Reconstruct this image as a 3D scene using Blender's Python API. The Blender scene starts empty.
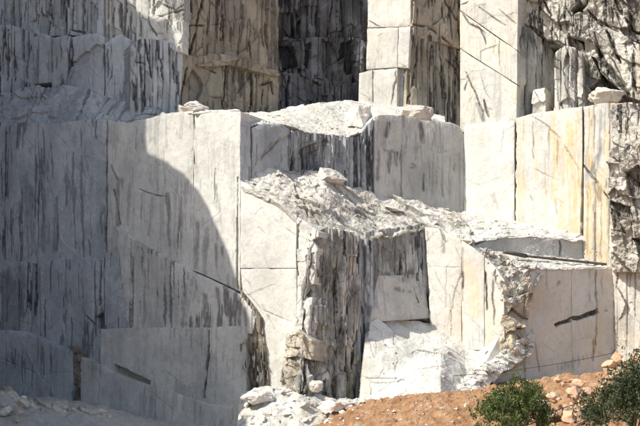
import bpy, bmesh, math, random
import numpy as np
from mathutils import Vector

random.seed(7)
RNG = np.random.default_rng(7)
R = math.radians

# ------------------------------------------------------------------ camera, sky, sun, exposure
scene = bpy.context.scene
COL = scene.collection
FPX, HOR, CAMZ = 1194.3, 380.0, 6.0          # focal length in photo pixels, horizon row, eye height
cam_data = bpy.data.cameras.new('camera')
cam = bpy.data.objects.new('camera', cam_data)
COL.objects.link(cam)
cam.location = (0, 0, CAMZ)
cam.rotation_euler = (R(90), 0, 0)
cam_data.sensor_width = 36
cam_data.lens = 36 * FPX / 640
cam_data.shift_y = (HOR - 213) / 640
cam_data.clip_end = 5000
scene.camera = cam

SUN_AZ, SUN_EL = R(62), R(44)                # azimuth measured from behind the camera towards the left
S = Vector((-math.sin(SUN_AZ) * math.cos(SUN_EL), -math.cos(SUN_AZ) * math.cos(SUN_EL), math.sin(SUN_EL)))
sun_data = bpy.data.lights.new('sun', 'SUN')
sun_data.energy = 4.5
sun_data.angle = R(0.5)
sun_data.color = (1.0, 0.95, 0.855)
sun = bpy.data.objects.new('sun', sun_data)
COL.objects.link(sun)
sun.rotation_euler = S.to_track_quat('Z', 'Y').to_euler()
world = bpy.data.worlds.new('World')
scene.world = world
world.use_nodes = True
wn = world.node_tree
sky = wn.nodes.new('ShaderNodeTexSky')
sky.sky_type = 'NISHITA'
sky.sun_disc = False
sky.sun_elevation = SUN_EL
sky.sun_rotation = math.atan2(S.x, S.y)
sky.dust_density = 2.0
bg = wn.nodes['Background']
bg.inputs['Strength'].default_value = 0.15
wn.links.new(sky.outputs[0], bg.inputs['Color'])
scene.view_settings.view_transform = 'Standard'
scene.view_settings.look = 'None'
scene.view_settings.exposure = 0.36
scene.view_settings.gamma = 1.0
scene.cycles.max_bounces = 6
scene.cycles.diffuse_bounces = 4

# ------------------------------------------------------------------ noise in numpy
def _hash(ix, iy, iz, seed):
    h = (ix.astype(np.int64) * 374761393 + iy.astype(np.int64) * 668265263 + iz.astype(np.int64) * 2147483647 + seed * 974634777) & 0xffffffff
    h = ((h ^ (h >> 13)) * 1274126177) & 0xffffffff
    h = ((h ^ (h >> 16)) * 2246822519) & 0xffffffff
    return ((h ^ (h >> 15)) & 0xffffff) / float(0xffffff)

def vnoise2(x, y, seed=0):
    xi = np.floor(x); yi = np.floor(y)
    fx = x - xi; fy = y - yi
    fx = fx * fx * fx * (fx * (fx * 6 - 15) + 10); fy = fy * fy * fy * (fy * (fy * 6 - 15) + 10)
    z = np.zeros_like(xi)
    a = _hash(xi, yi, z, seed); b = _hash(xi + 1, yi, z, seed)
    c = _hash(xi, yi + 1, z, seed); d = _hash(xi + 1, yi + 1, z, seed)
    return (a * (1 - fx) + b * fx) * (1 - fy) + (c * (1 - fx) + d * fx) * fy

def fbm2(x, y, seed=0, octv=4, gain=.5):
    s = 0; amp = 1; tot = 0
    for o in range(octv):
        s = s + amp * vnoise2(x * 2 ** o + 17.3 * o, y * 2 ** o - 9.1 * o, seed + o)
        tot += amp; amp *= gain
    return s / tot * 2 - 1

def sstep(lo, hi, x):
    t = np.clip((x - lo) / (hi - lo), 0, 1)
    return t * t * (3 - 2 * t)

def cells(x, y, seed):
    """jittered cells: random values of the nearest cell, offset to its centre, distance to the border"""
    xi = np.floor(x); yi = np.floor(y)
    d1 = np.full(x.shape, 9.0); d2 = np.full(x.shape, 9.0)
    cx = np.zeros_like(x); cy = np.zeros_like(x); ox = np.zeros_like(x); oy = np.zeros_like(x)
    z = np.zeros_like(xi)
    for i in (-1, 0, 1):
        for j in (-1, 0, 1):
            gx = xi + i; gy = yi + j
            dx = x - (gx + _hash(gx, gy, z, seed)); dy = y - (gy + _hash(gx, gy, z + 1, seed))
            d = np.sqrt(dx * dx + dy * dy)
            near = d < d1
            d2 = np.where(near, d1, np.minimum(d2, d))
            cx = np.where(near, gx, cx); cy = np.where(near, gy, cy)
            ox = np.where(near, dx, ox); oy = np.where(near, dy, oy)
            d1 = np.where(near, d, d1)
    r = [_hash(cx, cy, z + k, seed + 50) for k in (2, 3, 4)]
    return r, ox, oy, d2 - d1

# ------------------------------------------------------------------ materials
def nodes(name):
    m = bpy.data.materials.new(name)
    m.use_nodes = True
    nt = m.node_tree
    b = nt.nodes['Principled BSDF']
    return m, nt, b

def N(nt, kind, **kw):
    n = nt.nodes.new(kind)
    for k, v in kw.items():
        if k in n.inputs: n.inputs[k].default_value = v
        else: setattr(n, k, v)
    return n

def ramp(nt, src, stops):
    r = nt.nodes.new('ShaderNodeValToRGB')
    el = r.color_ramp.elements
    while len(el) < len(stops): el.new(0.5)
    for e, (p, c) in zip(el, stops):
        e.position = p
        e.color = c if len(c) == 4 else (*c, 1)
    nt.links.new(src, r.inputs[0])
    return r.outputs[0]

def mix(nt, fac, a, b, mode='MIX'):
    m = nt.nodes.new('ShaderNodeMix')
    m.data_type = 'RGBA'; m.blend_type = mode
    for sock, v in ((m.inputs['Factor'], fac), (m.inputs['A'], a), (m.inputs['B'], b)):
        if isinstance(v, (int, float)): sock.default_value = v
        elif isinstance(v, tuple): sock.default_value = (*v, 1) if len(v) == 3 else v
        else: nt.links.new(v, sock)
    return m.outputs['Result']
# the Mix node has same-named sockets for every data type, so pick the colour ones
def mixc(nt, fac, a, b, mode='MIX'):
    m = nt.nodes.new('ShaderNodeMix')
    m.data_type = 'RGBA'; m.blend_type = mode
    socks = [m.inputs[0], m.inputs[6], m.inputs[7]]
    for sock, v in zip(socks, (fac, a, b)):
        if isinstance(v, (int, float)): sock.default_value = v
        elif isinstance(v, tuple): sock.default_value = (*v, 1) if len(v) == 3 else v
        else: nt.links.new(v, sock)
    return m.outputs[2]

def scaled_pos(nt, sc):
    g = nt.nodes.new('ShaderNodeNewGeometry')
    mp = nt.nodes.new('ShaderNodeMapping')
    mp.inputs['Scale'].default_value = sc
    nt.links.new(g.outputs['Position'], mp.inputs['Vector'])
    return mp.outputs[0]

def noise(nt, vec, scale, detail=5, rough=.55):
    n = N(nt, 'ShaderNodeTexNoise', Scale=scale, Detail=detail, Roughness=rough)
    nt.links.new(vec, n.inputs['Vector'])
    return n.outputs['Fac']

def marble_material(name, base=(.665, .65, .59), cool=(.545, .54, .505), dirt_shade=(.032, .029, .026), bump=.5, streak=.22, tone=.88, stain=(.40, .375, .33), black=(.13, .125, .115)):
    m, nt, b = nodes(name)
    p1 = scaled_pos(nt, (1, 1, 1))
    ps = scaled_pos(nt, (1.3, 1.3, .10))
    big = noise(nt, p1, .33, 5)
    col = mixc(nt, ramp(nt, big, [(.42, (0, 0, 0)), (.66, (1, 1, 1))]), base, cool)
    patch = noise(nt, scaled_pos(nt, (.42, .42, .16)), 1.0, 6, .6)
    col = mixc(nt, .8, col, ramp(nt, patch, [(.36, (tone, tone, tone)), (.54, (1, 1, 1))]), 'MULTIPLY')
    mott = noise(nt, p1, 2.6, 8, .68)
    col = mixc(nt, .55, col, ramp(nt, mott, [(.3, (.62, .60, .57)), (.5, (.95, .95, .95)), (.7, (1, 1, 1))]), 'MULTIPLY')
    grain = noise(nt, p1, 9.0, 8, .72)
    col = mixc(nt, .5, col, ramp(nt, grain, [(.34, (.72, .71, .69)), (.52, (1, 1, 1))]), 'MULTIPLY')
    vn = N(nt, 'ShaderNodeTexNoise', Scale=.45, Detail=5, Roughness=.6, Distortion=1.6)
    nt.links.new(scaled_pos(nt, (1, 1, .7)), vn.inputs['Vector'])
    col = mixc(nt, ramp(nt, vn.outputs['Fac'], [(.485, (0, 0, 0)), (.5, (.38, .38, .38)), (.512, (0, 0, 0))]), col, cool)
    vn2 = N(nt, 'ShaderNodeTexNoise', Scale=1.1, Detail=6, Roughness=.6, Distortion=.8)
    nt.links.new(scaled_pos(nt, (1, 1, .35)), vn2.inputs['Vector'])
    col = mixc(nt, ramp(nt, vn2.outputs['Fac'], [(.492, (0, 0, 0)), (.5, (.42, .42, .42)), (.507, (0, 0, 0))]), col, stain)
    # thin water streaks running down the faces
    st = noise(nt, ps, 1.6, 6, .62)
    stf = ramp(nt, st, [(.57, (0, 0, 0)), (.70, (streak, streak, streak))])
    col = mixc(nt, stf, col, stain)
    st2 = noise(nt, scaled_pos(nt, (5.5, 5.5, .28)), 1.5, 7, .66)
    gate = noise(nt, scaled_pos(nt, (.5, .5, .22)), 1.0, 4)
    gm = nt.nodes.new('ShaderNodeMath'); gm.operation = 'MULTIPLY'
    nt.links.new(ramp(nt, st2, [(.55, (0, 0, 0)), (.63, (1, 1, 1))]), gm.inputs[0])
    nt.links.new(ramp(nt, gate, [(.40, (0, 0, 0)), (.62, (streak, streak, streak))]), gm.inputs[1])
    col = mixc(nt, gm.outputs[0], col, black)
    for att, c, lo, hi in (('grey', (.315, .328, .312), 0, 1), ('ochre', (.635, .48, .27), 0, 1), ('dark', dirt_shade, 0, 1)):  # dark mixes dirt with painted shade; grey also tones shaded walls
        a = N(nt, 'ShaderNodeAttribute', attribute_name=att)
        mm = nt.nodes.new('ShaderNodeMath'); mm.operation = 'MULTIPLY'; mm.use_clamp = True
        fine = noise(nt, scaled_pos(nt, (1, 1, .3)), 5.0, 4)
        rr = ramp(nt, fine, [(.25, (.55, .55, .55)), (.6, (1, 1, 1))])
        nt.links.new(a.outputs['Fac'], mm.inputs[0]); nt.links.new(rr, mm.inputs[1])
        col = mixc(nt, mm.outputs[0], col, c)
    nt.links.new(col, b.inputs['Base Color'])
    b.inputs['Roughness'].default_value = .85
    b.inputs['Specular IOR Level'].default_value = .25
    bp = N(nt, 'ShaderNodeBump', Strength=bump, Distance=.06)
    hn = noise(nt, p1, 5.0, 9, .7)
    nt.links.new(hn, bp.inputs['Height'])
    nt.links.new(bp.outputs[0], b.inputs['Normal'])
    return m

M = {}
M['marble'] = marble_material('marble_sawn')
M['grey'] = marble_material('marble_weathered_shaded', base=(.53, .552, .555), cool=(.40, .424, .434), streak=.22, tone=.8, stain=(.27, .285, .295), black=(.10, .105, .11), dirt_shade=(.045, .046, .047))  # weathered marble, with the cool tone of the shaded walls in its colour
M['rough'] = marble_material('marble_broken', base=(.65, .625, .56), cool=(.47, .45, .40), bump=.8)
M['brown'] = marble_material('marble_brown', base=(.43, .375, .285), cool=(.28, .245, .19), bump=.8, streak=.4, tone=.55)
M['black'] = marble_material('marble_blackened_shaded', base=(.22, .222, .23), cool=(.11, .112, .117), bump=.8, streak=.35, tone=.35, stain=(.10, .10, .105), black=(.03, .03, .032), dirt_shade=(.02, .02, .021))  # black-stained marble, with the deep recess's shade in its base
M['tan'] = marble_material('marble_tan', base=(.60, .545, .44), cool=(.44, .395, .315), bump=.8, streak=.3, tone=.7)
M['white'] = marble_material('marble_fresh', base=(.70, .685, .625), cool=(.61, .60, .55), bump=.6, streak=.1)

# ------------------------------------------------------------------ mesh helpers
def P(u, v, Y):
    """the place at depth Y that was measured at column u, row v of the photograph"""
    return np.array(((u - 320) * Y / FPX, Y, CAMZ + (HOR - v) * Y / FPX))

def link(o, parent=None):
    COL.objects.link(o)
    if parent: o.parent = parent
    return o

def tag(o, label=None, cat=None, group=None, kind=None):
    for k, v in (('label', label), ('category', cat), ('group', group), ('kind', kind)):
        if v: o[k] = v
    return o

def empty(name, loc=(0, 0, 0)):
    o = bpy.data.objects.new(name, None)
    o.location = loc
    o.empty_display_size = .5
    return link(o)

def mesh_np(name, verts, quads, mat, parent=None, attrs=None, smooth=False):
    me = bpy.data.meshes.new(name)
    nv, nq = len(verts), len(quads)
    k = quads.shape[1]
    me.vertices.add(nv)
    me.vertices.foreach_set('co', np.ascontiguousarray(verts, np.float32).ravel())
    me.loops.add(nq * k)
    me.loops.foreach_set('vertex_index', np.ascontiguousarray(quads, np.int32).ravel())
    me.polygons.add(nq)
    me.polygons.foreach_set('loop_start', np.arange(0, nq * k, k, dtype=np.int32))
    me.polygons.foreach_set('use_smooth', np.full(nq, smooth, dtype=bool))
    me.update(calc_edges=True)
    me.validate()
    if attrs:
        for an, arr in attrs.items():
            at = me.attributes.new(an, 'FLOAT', 'POINT')
            at.data.foreach_set('value', np.ascontiguousarray(arr, np.float32).ravel())
    me.materials.append(mat)
    return link(bpy.data.objects.new(name, me), parent)

def polydist(u, v, pts, want_t=False):
    d = np.full(u.shape, 1e9); tt = np.zeros(u.shape)
    L = np.r_[0, np.cumsum([math.hypot(b[0] - a[0], b[1] - a[1]) for a, b in zip(pts[:-1], pts[1:])])]
    k = 0
    for (x0, y0), (x1, y1) in zip(pts[:-1], pts[1:]):
        dx, dy = x1 - x0, y1 - y0
        t = np.clip(((u - x0) * dx + (v - y0) * dy) / (dx * dx + dy * dy + 1e-9), 0, 1)
        dd = np.hypot(u - x0 - t * dx, v - y0 - t * dy)
        if want_t: tt = np.where(dd < d, (L[k] + t * (L[k + 1] - L[k])) / L[-1], tt)
        d = np.minimum(d, dd); k += 1
    return (d, tt) if want_t else d

def inside(u, v, pts):
    c = np.zeros(u.shape, bool)
    n = len(pts)
    for i in range(n):
        x0, y0 = pts[i]; x1, y1 = pts[(i + 1) % n]
        if y0 == y1: continue
        hit = ((y0 > v) != (y1 > v)) & (u < (x1 - x0) * (v - y0) / (y1 - y0) + x0)
        c ^= hit
    return c

PANEL_SEED = [100]
TRIS = [0]

def panel(name, parent, top, bot, mat='marble', back=4.0, step=.075, form=(), cracks=(), stains=(), ochre=(), greys=(), holes=(),
          jag=.04, arris=.06, hair=0, streak=0., ochre_all=0., grey_all=0., dark_all=0., push=0., label=None, kind=None, smooth=False, n=None):
    """one block of the quarry: a face ruled between a top and a bottom line, with depth behind it.
    top, bot: [(column, row, depth)].  form: how the stone broke."""
    PANEL_SEED[0] += 7
    if name == 'marble_block' and not hair: hair = 6
    sd = PANEL_SEED[0]
    T3 = np.array([P(*p) for p in top]); B3 = np.array([P(*p) for p in bot])
    def par(pl):
        uu = np.array([p[0] for p in pl], float)
        if np.all(np.diff(uu) > 0): return (uu - uu[0]) / (uu[-1] - uu[0])
        q = np.array([P(*p) for p in pl]); l = np.r_[0, np.cumsum(np.linalg.norm(np.diff(q, axis=0), axis=1))]
        return l / l[-1]
    tp, bp_ = par(top), par(bot)
    lt = np.linalg.norm(np.diff(T3, axis=0), axis=1).sum(); lb = np.linalg.norm(np.diff(B3, axis=0), axis=1).sum()
    ns = max(6, int(max(lt, lb) / step))
    s = np.linspace(0, 1, ns)
    TT = np.stack([np.interp(s, tp, T3[:, k]) for k in range(3)], 1)
    BB = np.stack([np.interp(s, bp_, B3[:, k]) for k in range(3)], 1)
    tuv = np.stack([np.interp(s, tp, [p[k] for p in top]) for k in range(2)], 1)
    buv = np.stack([np.interp(s, bp_, [p[k] for p in bot]) for k in range(2)], 1)
    ht = np.linalg.norm(TT - BB, axis=1).max()
    ntt = max(6, int(ht / step))
    t = np.linspace(0, 1, ntt)[:, None]
    base = TT[None] * (1 - t[..., None]) + BB[None] * t[..., None]
    u = tuv[None, :, 0] * (1 - t) + buv[None, :, 0] * t
    v = tuv[None, :, 1] * (1 - t) + buv[None, :, 1] * t
    # mean outward normal
    e1 = (TT[-1] + BB[-1] - TT[0] - BB[0]); e2 = (TT - BB).mean(0)
    nn = np.cross(e1, e2); nn /= np.linalg.norm(nn)
    if nn[1] > 0: nn = -nn
    if n is not None: nn = np.array(n, float) / np.linalg.norm(n)
    tang = e1.copy()
    if abs(nn[2]) < .4: tang[2] = 0
    tang /= np.linalg.norm(tang)
    a = base @ tang; b = base[..., 2] + (base[..., 1] * .6 if abs(nn[2]) > .4 else 0)
    # uneven crest and sides
    if jag:
        w = jag * (fbm2(a[0] * 1.6, a[0] * 0 + sd, sd, 4) * 1.3 + fbm2(a[0] * .35, a[0] * 0, sd + 3, 2))
        fall = np.clip(1 - t * ht / .8, 0, 1)
        base[..., 2] += w[None] * fall
    d = .05 * fbm2(a * .35, b * .35, sd, 3) + .02 * fbm2(a * 2, b * 2, sd + 5, 3)
    dark = np.zeros_like(a); oc = np.zeros_like(a); gr = np.zeros_like(a)  # dark holds stains and crack dirt, plus shade painted into gaps and cavities
    wa = a + .25 * fbm2(a * .9, b * .9, sd + 11, 3); wb = b + .25 * fbm2(a * .9, b * .9, sd + 13, 3)
    for f in form:
        k = f[0]
        if k == 'wave': d = d + f[2] * fbm2(a / f[1], b / f[1], sd + 21, 4)
        elif k == 'flute':      # long upright splinters: (width, length, amount)
            qa = (a + .06 * (wa - a)) / f[1]; qa = qa + .9 * vnoise2(qa * .55, qa * 0 + 3, sd + 22)
            ci = np.floor(qa); ox = qa - ci - .5; z0 = np.zeros_like(ci)
            qb = wb / (f[2] * .55) + 3 * _hash(ci, z0, z0, sd + 23) + .25 * ox
            ri = np.floor(qb); oy = qb - ri - .5
            r = [_hash(ci, ri, z0 + k_, sd + 24) for k_ in (1, 2, 3)]
            d = d + f[3] * .9 * (r[0] - .6) + f[3] * .35 * (_hash(ci, z0, z0 + 5, sd + 25) - .5) + f[3] * 1.1 * (r[1] - .5) * ox + f[3] * .35 * (r[2] - .5) * oy
            bd = .5 - np.abs(ox)
            g = np.exp(-(bd / .10) ** 2)
            d = d - .3 * f[3] * g; dark = np.maximum(dark, .7 * g * (r[2] > .5)); dark = np.maximum(dark, .5 * streak * (r[0] < .22))
        elif k == 'crag':       # broken angular rock: (width, height, amount)
            r, ox, oy, bd = cells(wa / f[1], wb / f[2], sd + 29)
            d = d + f[3] * (r[0] - .5) + f[3] * 1.3 * ((r[1] - .5) * ox + (r[2] - .35) * oy)
            d = d + .10 * f[3] * fbm2(a * 2.2 / f[1], b * 2.2 / f[2], sd + 30, 4)
            dark = np.maximum(dark, .6 * min(1., f[3] * 3) * np.exp(-(bd / .05) ** 2) * (r[1] > .5))
        elif k == 'shard':      # slanting broken slabs: (length, width, amount)
            pa = wa * .80 - wb * .60; pb = wa * .60 + wb * .80
            r, ox, oy, bd = cells(pa / f[1], pb / f[2], sd + 33)
            d = d + f[3] * (r[0] - .5) + f[3] * 1.5 * ((r[1] - .5) * ox + (r[2] - .4) * oy) + .2 * f[3] * fbm2(a * 3, b * 3, sd + 34, 3)
            dark = np.maximum(dark, .75 * np.exp(-(bd / .07) ** 2) * (r[1] > .4) * min(1., f[3] + .2)); dark = np.maximum(dark, .8 * (r[0] < .2) * (f[3] > .9))  # gaps and sunken slabs darkened where shade would lie
        elif k == 'course':     # flat slabs proud or set back: (width, height, amount)
            r, ox, oy, bd = cells(wa / f[1], wb / f[2], sd + 31)
            d = d + f[3] * (r[0] - .5)
        elif k == 'bulge':      # (column, row, rx, ry, amount)
            q = ((u - f[1]) / f[3]) ** 2 + ((v - f[2]) / f[4]) ** 2
            d = d + f[5] * np.exp(-q)
        elif k == 'lump':       # polygon proud or sunk: (points, amount)
            ww = 1.6 * fbm2(a * 1.5, b * 1.5, sd + 37, 3)
            d = d + f[2] * inside(u + ww, v + ww, f[1])
        elif k == 'drill':      # drilled half-holes: (spacing m, depth)
            ph = (a / f[1]) % 1.0
            on = vnoise2(np.floor(a / f[1]), b * .25, sd + 41) > .45
            d = d - f[2] * np.exp(-((ph - .5) / .13) ** 2) * on
    nz = 1.4 * fbm2(a * 1.1, b * 1.1, sd + 43, 3)
    nz2 = .5 + .5 * fbm2(a * 1.3, b * .7, sd + 47, 3)
    jit = .7 * fbm2(a * 4, b * 2.2, sd + 44, 3)
    brk = vnoise2(a * 1.7 + 5, b * 1.1, sd + 45); fibre = fbm2(a * 5.5, b * .45, sd + 46, 4)
    rr_ = random.Random(sd); cracks = list(cracks); u0, u1, v0, v1 = u.min(), u.max(), v.min(), v.max()
    for _ in range(hair):       # hairline joints
        x, y, ang = rr_.uniform(u0, u1), rr_.uniform(v0, v1), rr_.choice([1.5, 1.6, 1.45, .6, .7, -.5, 1.55])
        L = rr_.uniform(8, 34); pts = [(x, y)]
        for q_ in range(3):
            ang += rr_.uniform(-.25, .25); x += math.cos(ang) * L / 3; y += math.sin(ang) * L / 3; pts.append((x, y))
        cracks.append((pts, rr_.uniform(.4, .8), .03, rr_.uniform(.2, .55)))
    for c in cracks:            # (points, width px, depth m[, darkness])
        dist, tt = polydist(u + nz * .9 + jit, v + nz * .8, c[0], True)
        tap = .25 + .75 * np.clip(np.sin(np.pi * (.04 + .92 * tt)), 0, 1) ** .6
        wpx = .72 * c[1] * tap * (.3 + 1.3 * nz2)
        prof = sstep(1.3, .3, dist / np.maximum(wpx, .85)) * sstep(.08, .34, brk) * np.clip(wpx / .6, .25, 1)
        d = d - c[2] * prof
        dark = np.maximum(dark, (c[3] if len(c) > 3 else .6) * prof)
    for h in holes:             # broken-out cavity, shade darkened into its colour: (points, depth, darkness)
        msk = inside(u + nz * 1.2, v + nz * 1.2, h[0])
        d = d - h[1] * msk
        dark = np.maximum(dark, h[2] * msk * (.6 + .5 * nz2))
    for lst, which in ((stains, 0), (ochre, 1), (greys, 2)):
        for c in lst:           # (points, width px, strength)
            dist = polydist(u + nz * .8 + jit, v + 2.5 * fibre, c[0])
            x = 1.3 * c[2] * sstep(1.5, .5, dist / (c[1] * (.45 + 1.1 * nz2))) * (.3 + .7 * nz2) * sstep(-.28, .12, fibre + .25 * (1 - dist / c[1]).clip(-1, 1))
            if which == 0: dark = np.maximum(dark, x)
            elif which == 1: oc = np.maximum(oc, x)
            else: gr = np.maximum(gr, x)
    if streak:
        f = fbm2(a * 1.25 + 40, b * .075, sd + 53, 4, .6); g2 = fbm2(a * .3, b * .22, sd + 59, 3)
        dark = np.maximum(dark, .45 * streak * sstep(.16, .42, f + .35 * g2))
        f = fbm2(a * 4 + 10, b * .22, sd + 61, 4, .6); g3 = fbm2(a * .5, b * .4, sd + 67, 3)
        x = np.minimum(1, (streak > .25) * .18 + streak * 1.3) * sstep(.30, .37, f + .55 * g3); dark = np.maximum(dark, x); d = d - .05 * x
        f = fbm2(a * 2.2 + 90, b * .9, sd + 62, 4, .6); dark = np.maximum(dark, streak * .6 * sstep(.25, .45, f + .45 * g3))
    if ochre_all:
        f = fbm2(a * 1.3 + 7, b * .11, sd + 71, 5, .65); oc = np.maximum(oc, ochre_all * (.35 + .65 * sstep(.0, .35, f)) * sstep(-.35, .2, fbm2(a * .4, b * .25, sd + 72, 3)))
    if grey_all:
        f = fbm2(a * .5 + 3, b * .25, sd + 73, 4); gr = np.maximum(gr, grey_all * sstep(-.3, .5, f))
    if dark_all:
        f = fbm2(a * .8, b * .5, sd + 79, 4); dark = np.maximum(dark, dark_all * sstep(-.2, .5, f))
    # worn, chipped arrises
    ds = np.minimum(s, 1 - s)[None, :] * max(lt, lb); dt = np.minimum(t, 1 - t) * ht
    edge = np.minimum(ds, dt)
    chip = arris * (.35 + 1.3 * np.clip(fbm2(a * 1.1, b * 1.1, sd + 83, 3) + .1, 0, 1))
    d = d - chip * np.exp(-edge / (.10 + .15 * nz2))
    pos = base + (d + push)[..., None] * nn
    H, Wd = a.shape
    idx = np.arange(H * Wd).reshape(H, Wd)
    q = np.stack([idx[:-1, :-1], idx[1:, :-1], idx[1:, 1:], idx[:-1, 1:]], -1).reshape(-1, 4)
    # sides, top and underside run back into the hill
    ring = np.r_[idx[0, :], idx[1:, -1], idx[-1, -2::-1], idx[-2:0:-1, 0]]
    vv = pos.reshape(-1, 3)
    bn = nn.copy(); bn[2] = min(bn[2], 0.15); bn /= np.linalg.norm(bn)
    loops = [ring]; extra = []
    nxt = len(vv)
    for kk, fr in enumerate((.12, .4, 1.0)):
        off = vv[ring] - bn * back * fr
        off = off + .06 * back * fr * RNG.normal(size=off.shape) * .25
        extra.append(off); loops.append(np.arange(nxt, nxt + len(ring))); nxt += len(ring)
    for l0, l1 in zip(loops[:-1], loops[1:]):
        q = np.r_[q, np.stack([l0, np.roll(l0, -1), np.roll(l1, -1), l1], -1)]
    vv = np.r_[vv, *extra]
    ring_ix = ring
    def ext(arr):
        f = arr.reshape(-1); return np.r_[f, np.tile(f[ring_ix] * .6, 3)]
    o = mesh_np(name, vv, q, M[mat], parent, dict(dark=np.clip(ext(dark), 0, 1), ochre=np.clip(ext(oc), 0, 1), grey=np.clip(ext(gr), 0, 1)), smooth)
    TRIS[0] += 2 * len(q)
    if label: o['label'] = label
    if kind: o['kind'] = kind
    return o

def line(pl, f):
    """rows along a wall whose plan is f(column) -> depth"""
    return [(u, v, f(u)) for u, v in pl]

# plan of the faces: two cut directions, the lit one facing left, the shaded one facing right
LA = lambda u: 88 + (240 - u) * .0411
B1 = lambda u: 88 + (u - 240) * .0489
A2 = lambda u: 99 - (u - 465) * .0371
L1C = lambda u: 85 + (u - 312) * .0483
REC = lambda u: 88.4 + (u - 366) * .0483
L1D = lambda u: 90.9 - (u - 425) * .041
L1F = lambda u: 89 + (u - 525) * .0489
STP = lambda u: 90.2 + (u - 475) * .040
L3A = lambda u: 95 + (183 - u) * .036
L3B = lambda u: 96.5 + (u - 183) * .0505
L3C = lambda u: 104.5 + (u - 278) * .05
L3D = lambda u: 104.5 - (u - 360) * .042
L3E = lambda u: 102.5 + (u - 410) * .05
L3F = lambda u: 104.2 - (u - 460) * .04
L3G = lambda u: 104 - (u - 512) * .034
off = lambda f, k: (lambda u: f(u) + k)

# ================================================================== THE SETTING
# ------------------------------------------------------------------ upper terrace
up = empty('upper_quarry_wall'); tag(up, 'upper terrace of the marble quarry, grey at left and creamy at right', kind='structure')

V = -55   # row above the picture where the faces run on
# far left, in the shade
f = off(L3A, .7)
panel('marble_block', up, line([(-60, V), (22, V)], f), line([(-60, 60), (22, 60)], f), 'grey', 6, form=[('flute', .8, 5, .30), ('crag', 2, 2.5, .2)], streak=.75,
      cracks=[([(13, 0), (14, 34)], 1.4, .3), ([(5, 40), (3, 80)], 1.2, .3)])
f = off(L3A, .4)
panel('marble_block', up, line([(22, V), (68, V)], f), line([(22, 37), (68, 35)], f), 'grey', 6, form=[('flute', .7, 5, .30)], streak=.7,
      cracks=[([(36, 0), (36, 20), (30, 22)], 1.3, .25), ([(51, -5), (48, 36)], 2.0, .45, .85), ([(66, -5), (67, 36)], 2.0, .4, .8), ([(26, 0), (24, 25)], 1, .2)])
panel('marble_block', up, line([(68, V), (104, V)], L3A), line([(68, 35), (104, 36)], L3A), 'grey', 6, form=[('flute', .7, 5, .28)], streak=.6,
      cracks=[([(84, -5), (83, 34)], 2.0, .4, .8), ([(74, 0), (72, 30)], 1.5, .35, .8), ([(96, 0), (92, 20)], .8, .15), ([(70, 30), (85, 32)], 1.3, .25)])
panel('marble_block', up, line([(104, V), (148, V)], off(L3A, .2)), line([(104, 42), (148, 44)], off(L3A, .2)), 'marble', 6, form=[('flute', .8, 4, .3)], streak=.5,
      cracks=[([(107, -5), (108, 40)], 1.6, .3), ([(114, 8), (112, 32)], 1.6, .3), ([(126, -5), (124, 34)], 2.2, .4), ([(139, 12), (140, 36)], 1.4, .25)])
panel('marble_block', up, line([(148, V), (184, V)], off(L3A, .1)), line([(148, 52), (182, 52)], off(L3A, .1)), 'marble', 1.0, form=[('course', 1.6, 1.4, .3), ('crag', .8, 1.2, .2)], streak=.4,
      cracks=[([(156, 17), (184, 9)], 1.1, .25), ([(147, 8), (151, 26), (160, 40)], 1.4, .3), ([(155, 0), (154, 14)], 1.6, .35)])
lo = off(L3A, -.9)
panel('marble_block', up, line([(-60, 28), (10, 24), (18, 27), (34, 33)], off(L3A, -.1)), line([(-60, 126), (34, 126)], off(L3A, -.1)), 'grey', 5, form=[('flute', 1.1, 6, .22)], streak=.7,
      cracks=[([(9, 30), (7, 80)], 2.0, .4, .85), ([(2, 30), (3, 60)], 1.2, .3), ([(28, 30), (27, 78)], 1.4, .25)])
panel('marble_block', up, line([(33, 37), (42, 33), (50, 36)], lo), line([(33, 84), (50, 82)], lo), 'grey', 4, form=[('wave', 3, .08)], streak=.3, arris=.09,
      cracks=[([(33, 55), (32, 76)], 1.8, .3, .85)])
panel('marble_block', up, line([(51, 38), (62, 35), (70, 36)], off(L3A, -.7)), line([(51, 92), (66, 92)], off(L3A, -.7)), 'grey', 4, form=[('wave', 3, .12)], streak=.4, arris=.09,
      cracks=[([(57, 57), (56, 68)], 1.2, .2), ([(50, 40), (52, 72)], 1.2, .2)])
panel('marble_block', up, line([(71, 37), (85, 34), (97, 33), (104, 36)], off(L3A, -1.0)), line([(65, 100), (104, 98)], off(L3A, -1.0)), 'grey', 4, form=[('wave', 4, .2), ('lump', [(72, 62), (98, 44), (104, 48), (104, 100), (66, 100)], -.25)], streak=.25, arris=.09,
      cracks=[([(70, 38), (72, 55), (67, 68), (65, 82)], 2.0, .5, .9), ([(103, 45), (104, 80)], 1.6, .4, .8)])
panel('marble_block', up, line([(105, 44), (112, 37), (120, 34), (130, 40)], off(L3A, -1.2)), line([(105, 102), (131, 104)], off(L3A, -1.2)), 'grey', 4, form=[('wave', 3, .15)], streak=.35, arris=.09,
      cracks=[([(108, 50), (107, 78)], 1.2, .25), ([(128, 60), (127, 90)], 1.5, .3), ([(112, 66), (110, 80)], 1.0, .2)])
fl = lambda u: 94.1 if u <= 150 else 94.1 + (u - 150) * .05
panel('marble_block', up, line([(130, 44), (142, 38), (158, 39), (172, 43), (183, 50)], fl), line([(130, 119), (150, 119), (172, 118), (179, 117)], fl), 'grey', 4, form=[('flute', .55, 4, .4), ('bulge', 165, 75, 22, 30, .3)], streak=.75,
      cracks=[([(146, 44), (152, 78)], 1.6, .35, .85), ([(160, 60), (162, 80)], 2.2, .3, .8), ([(168, 48), (176, 76)], 1.4, .3), ([(135, 62), (145, 64)], 1.0, .2)])
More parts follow.
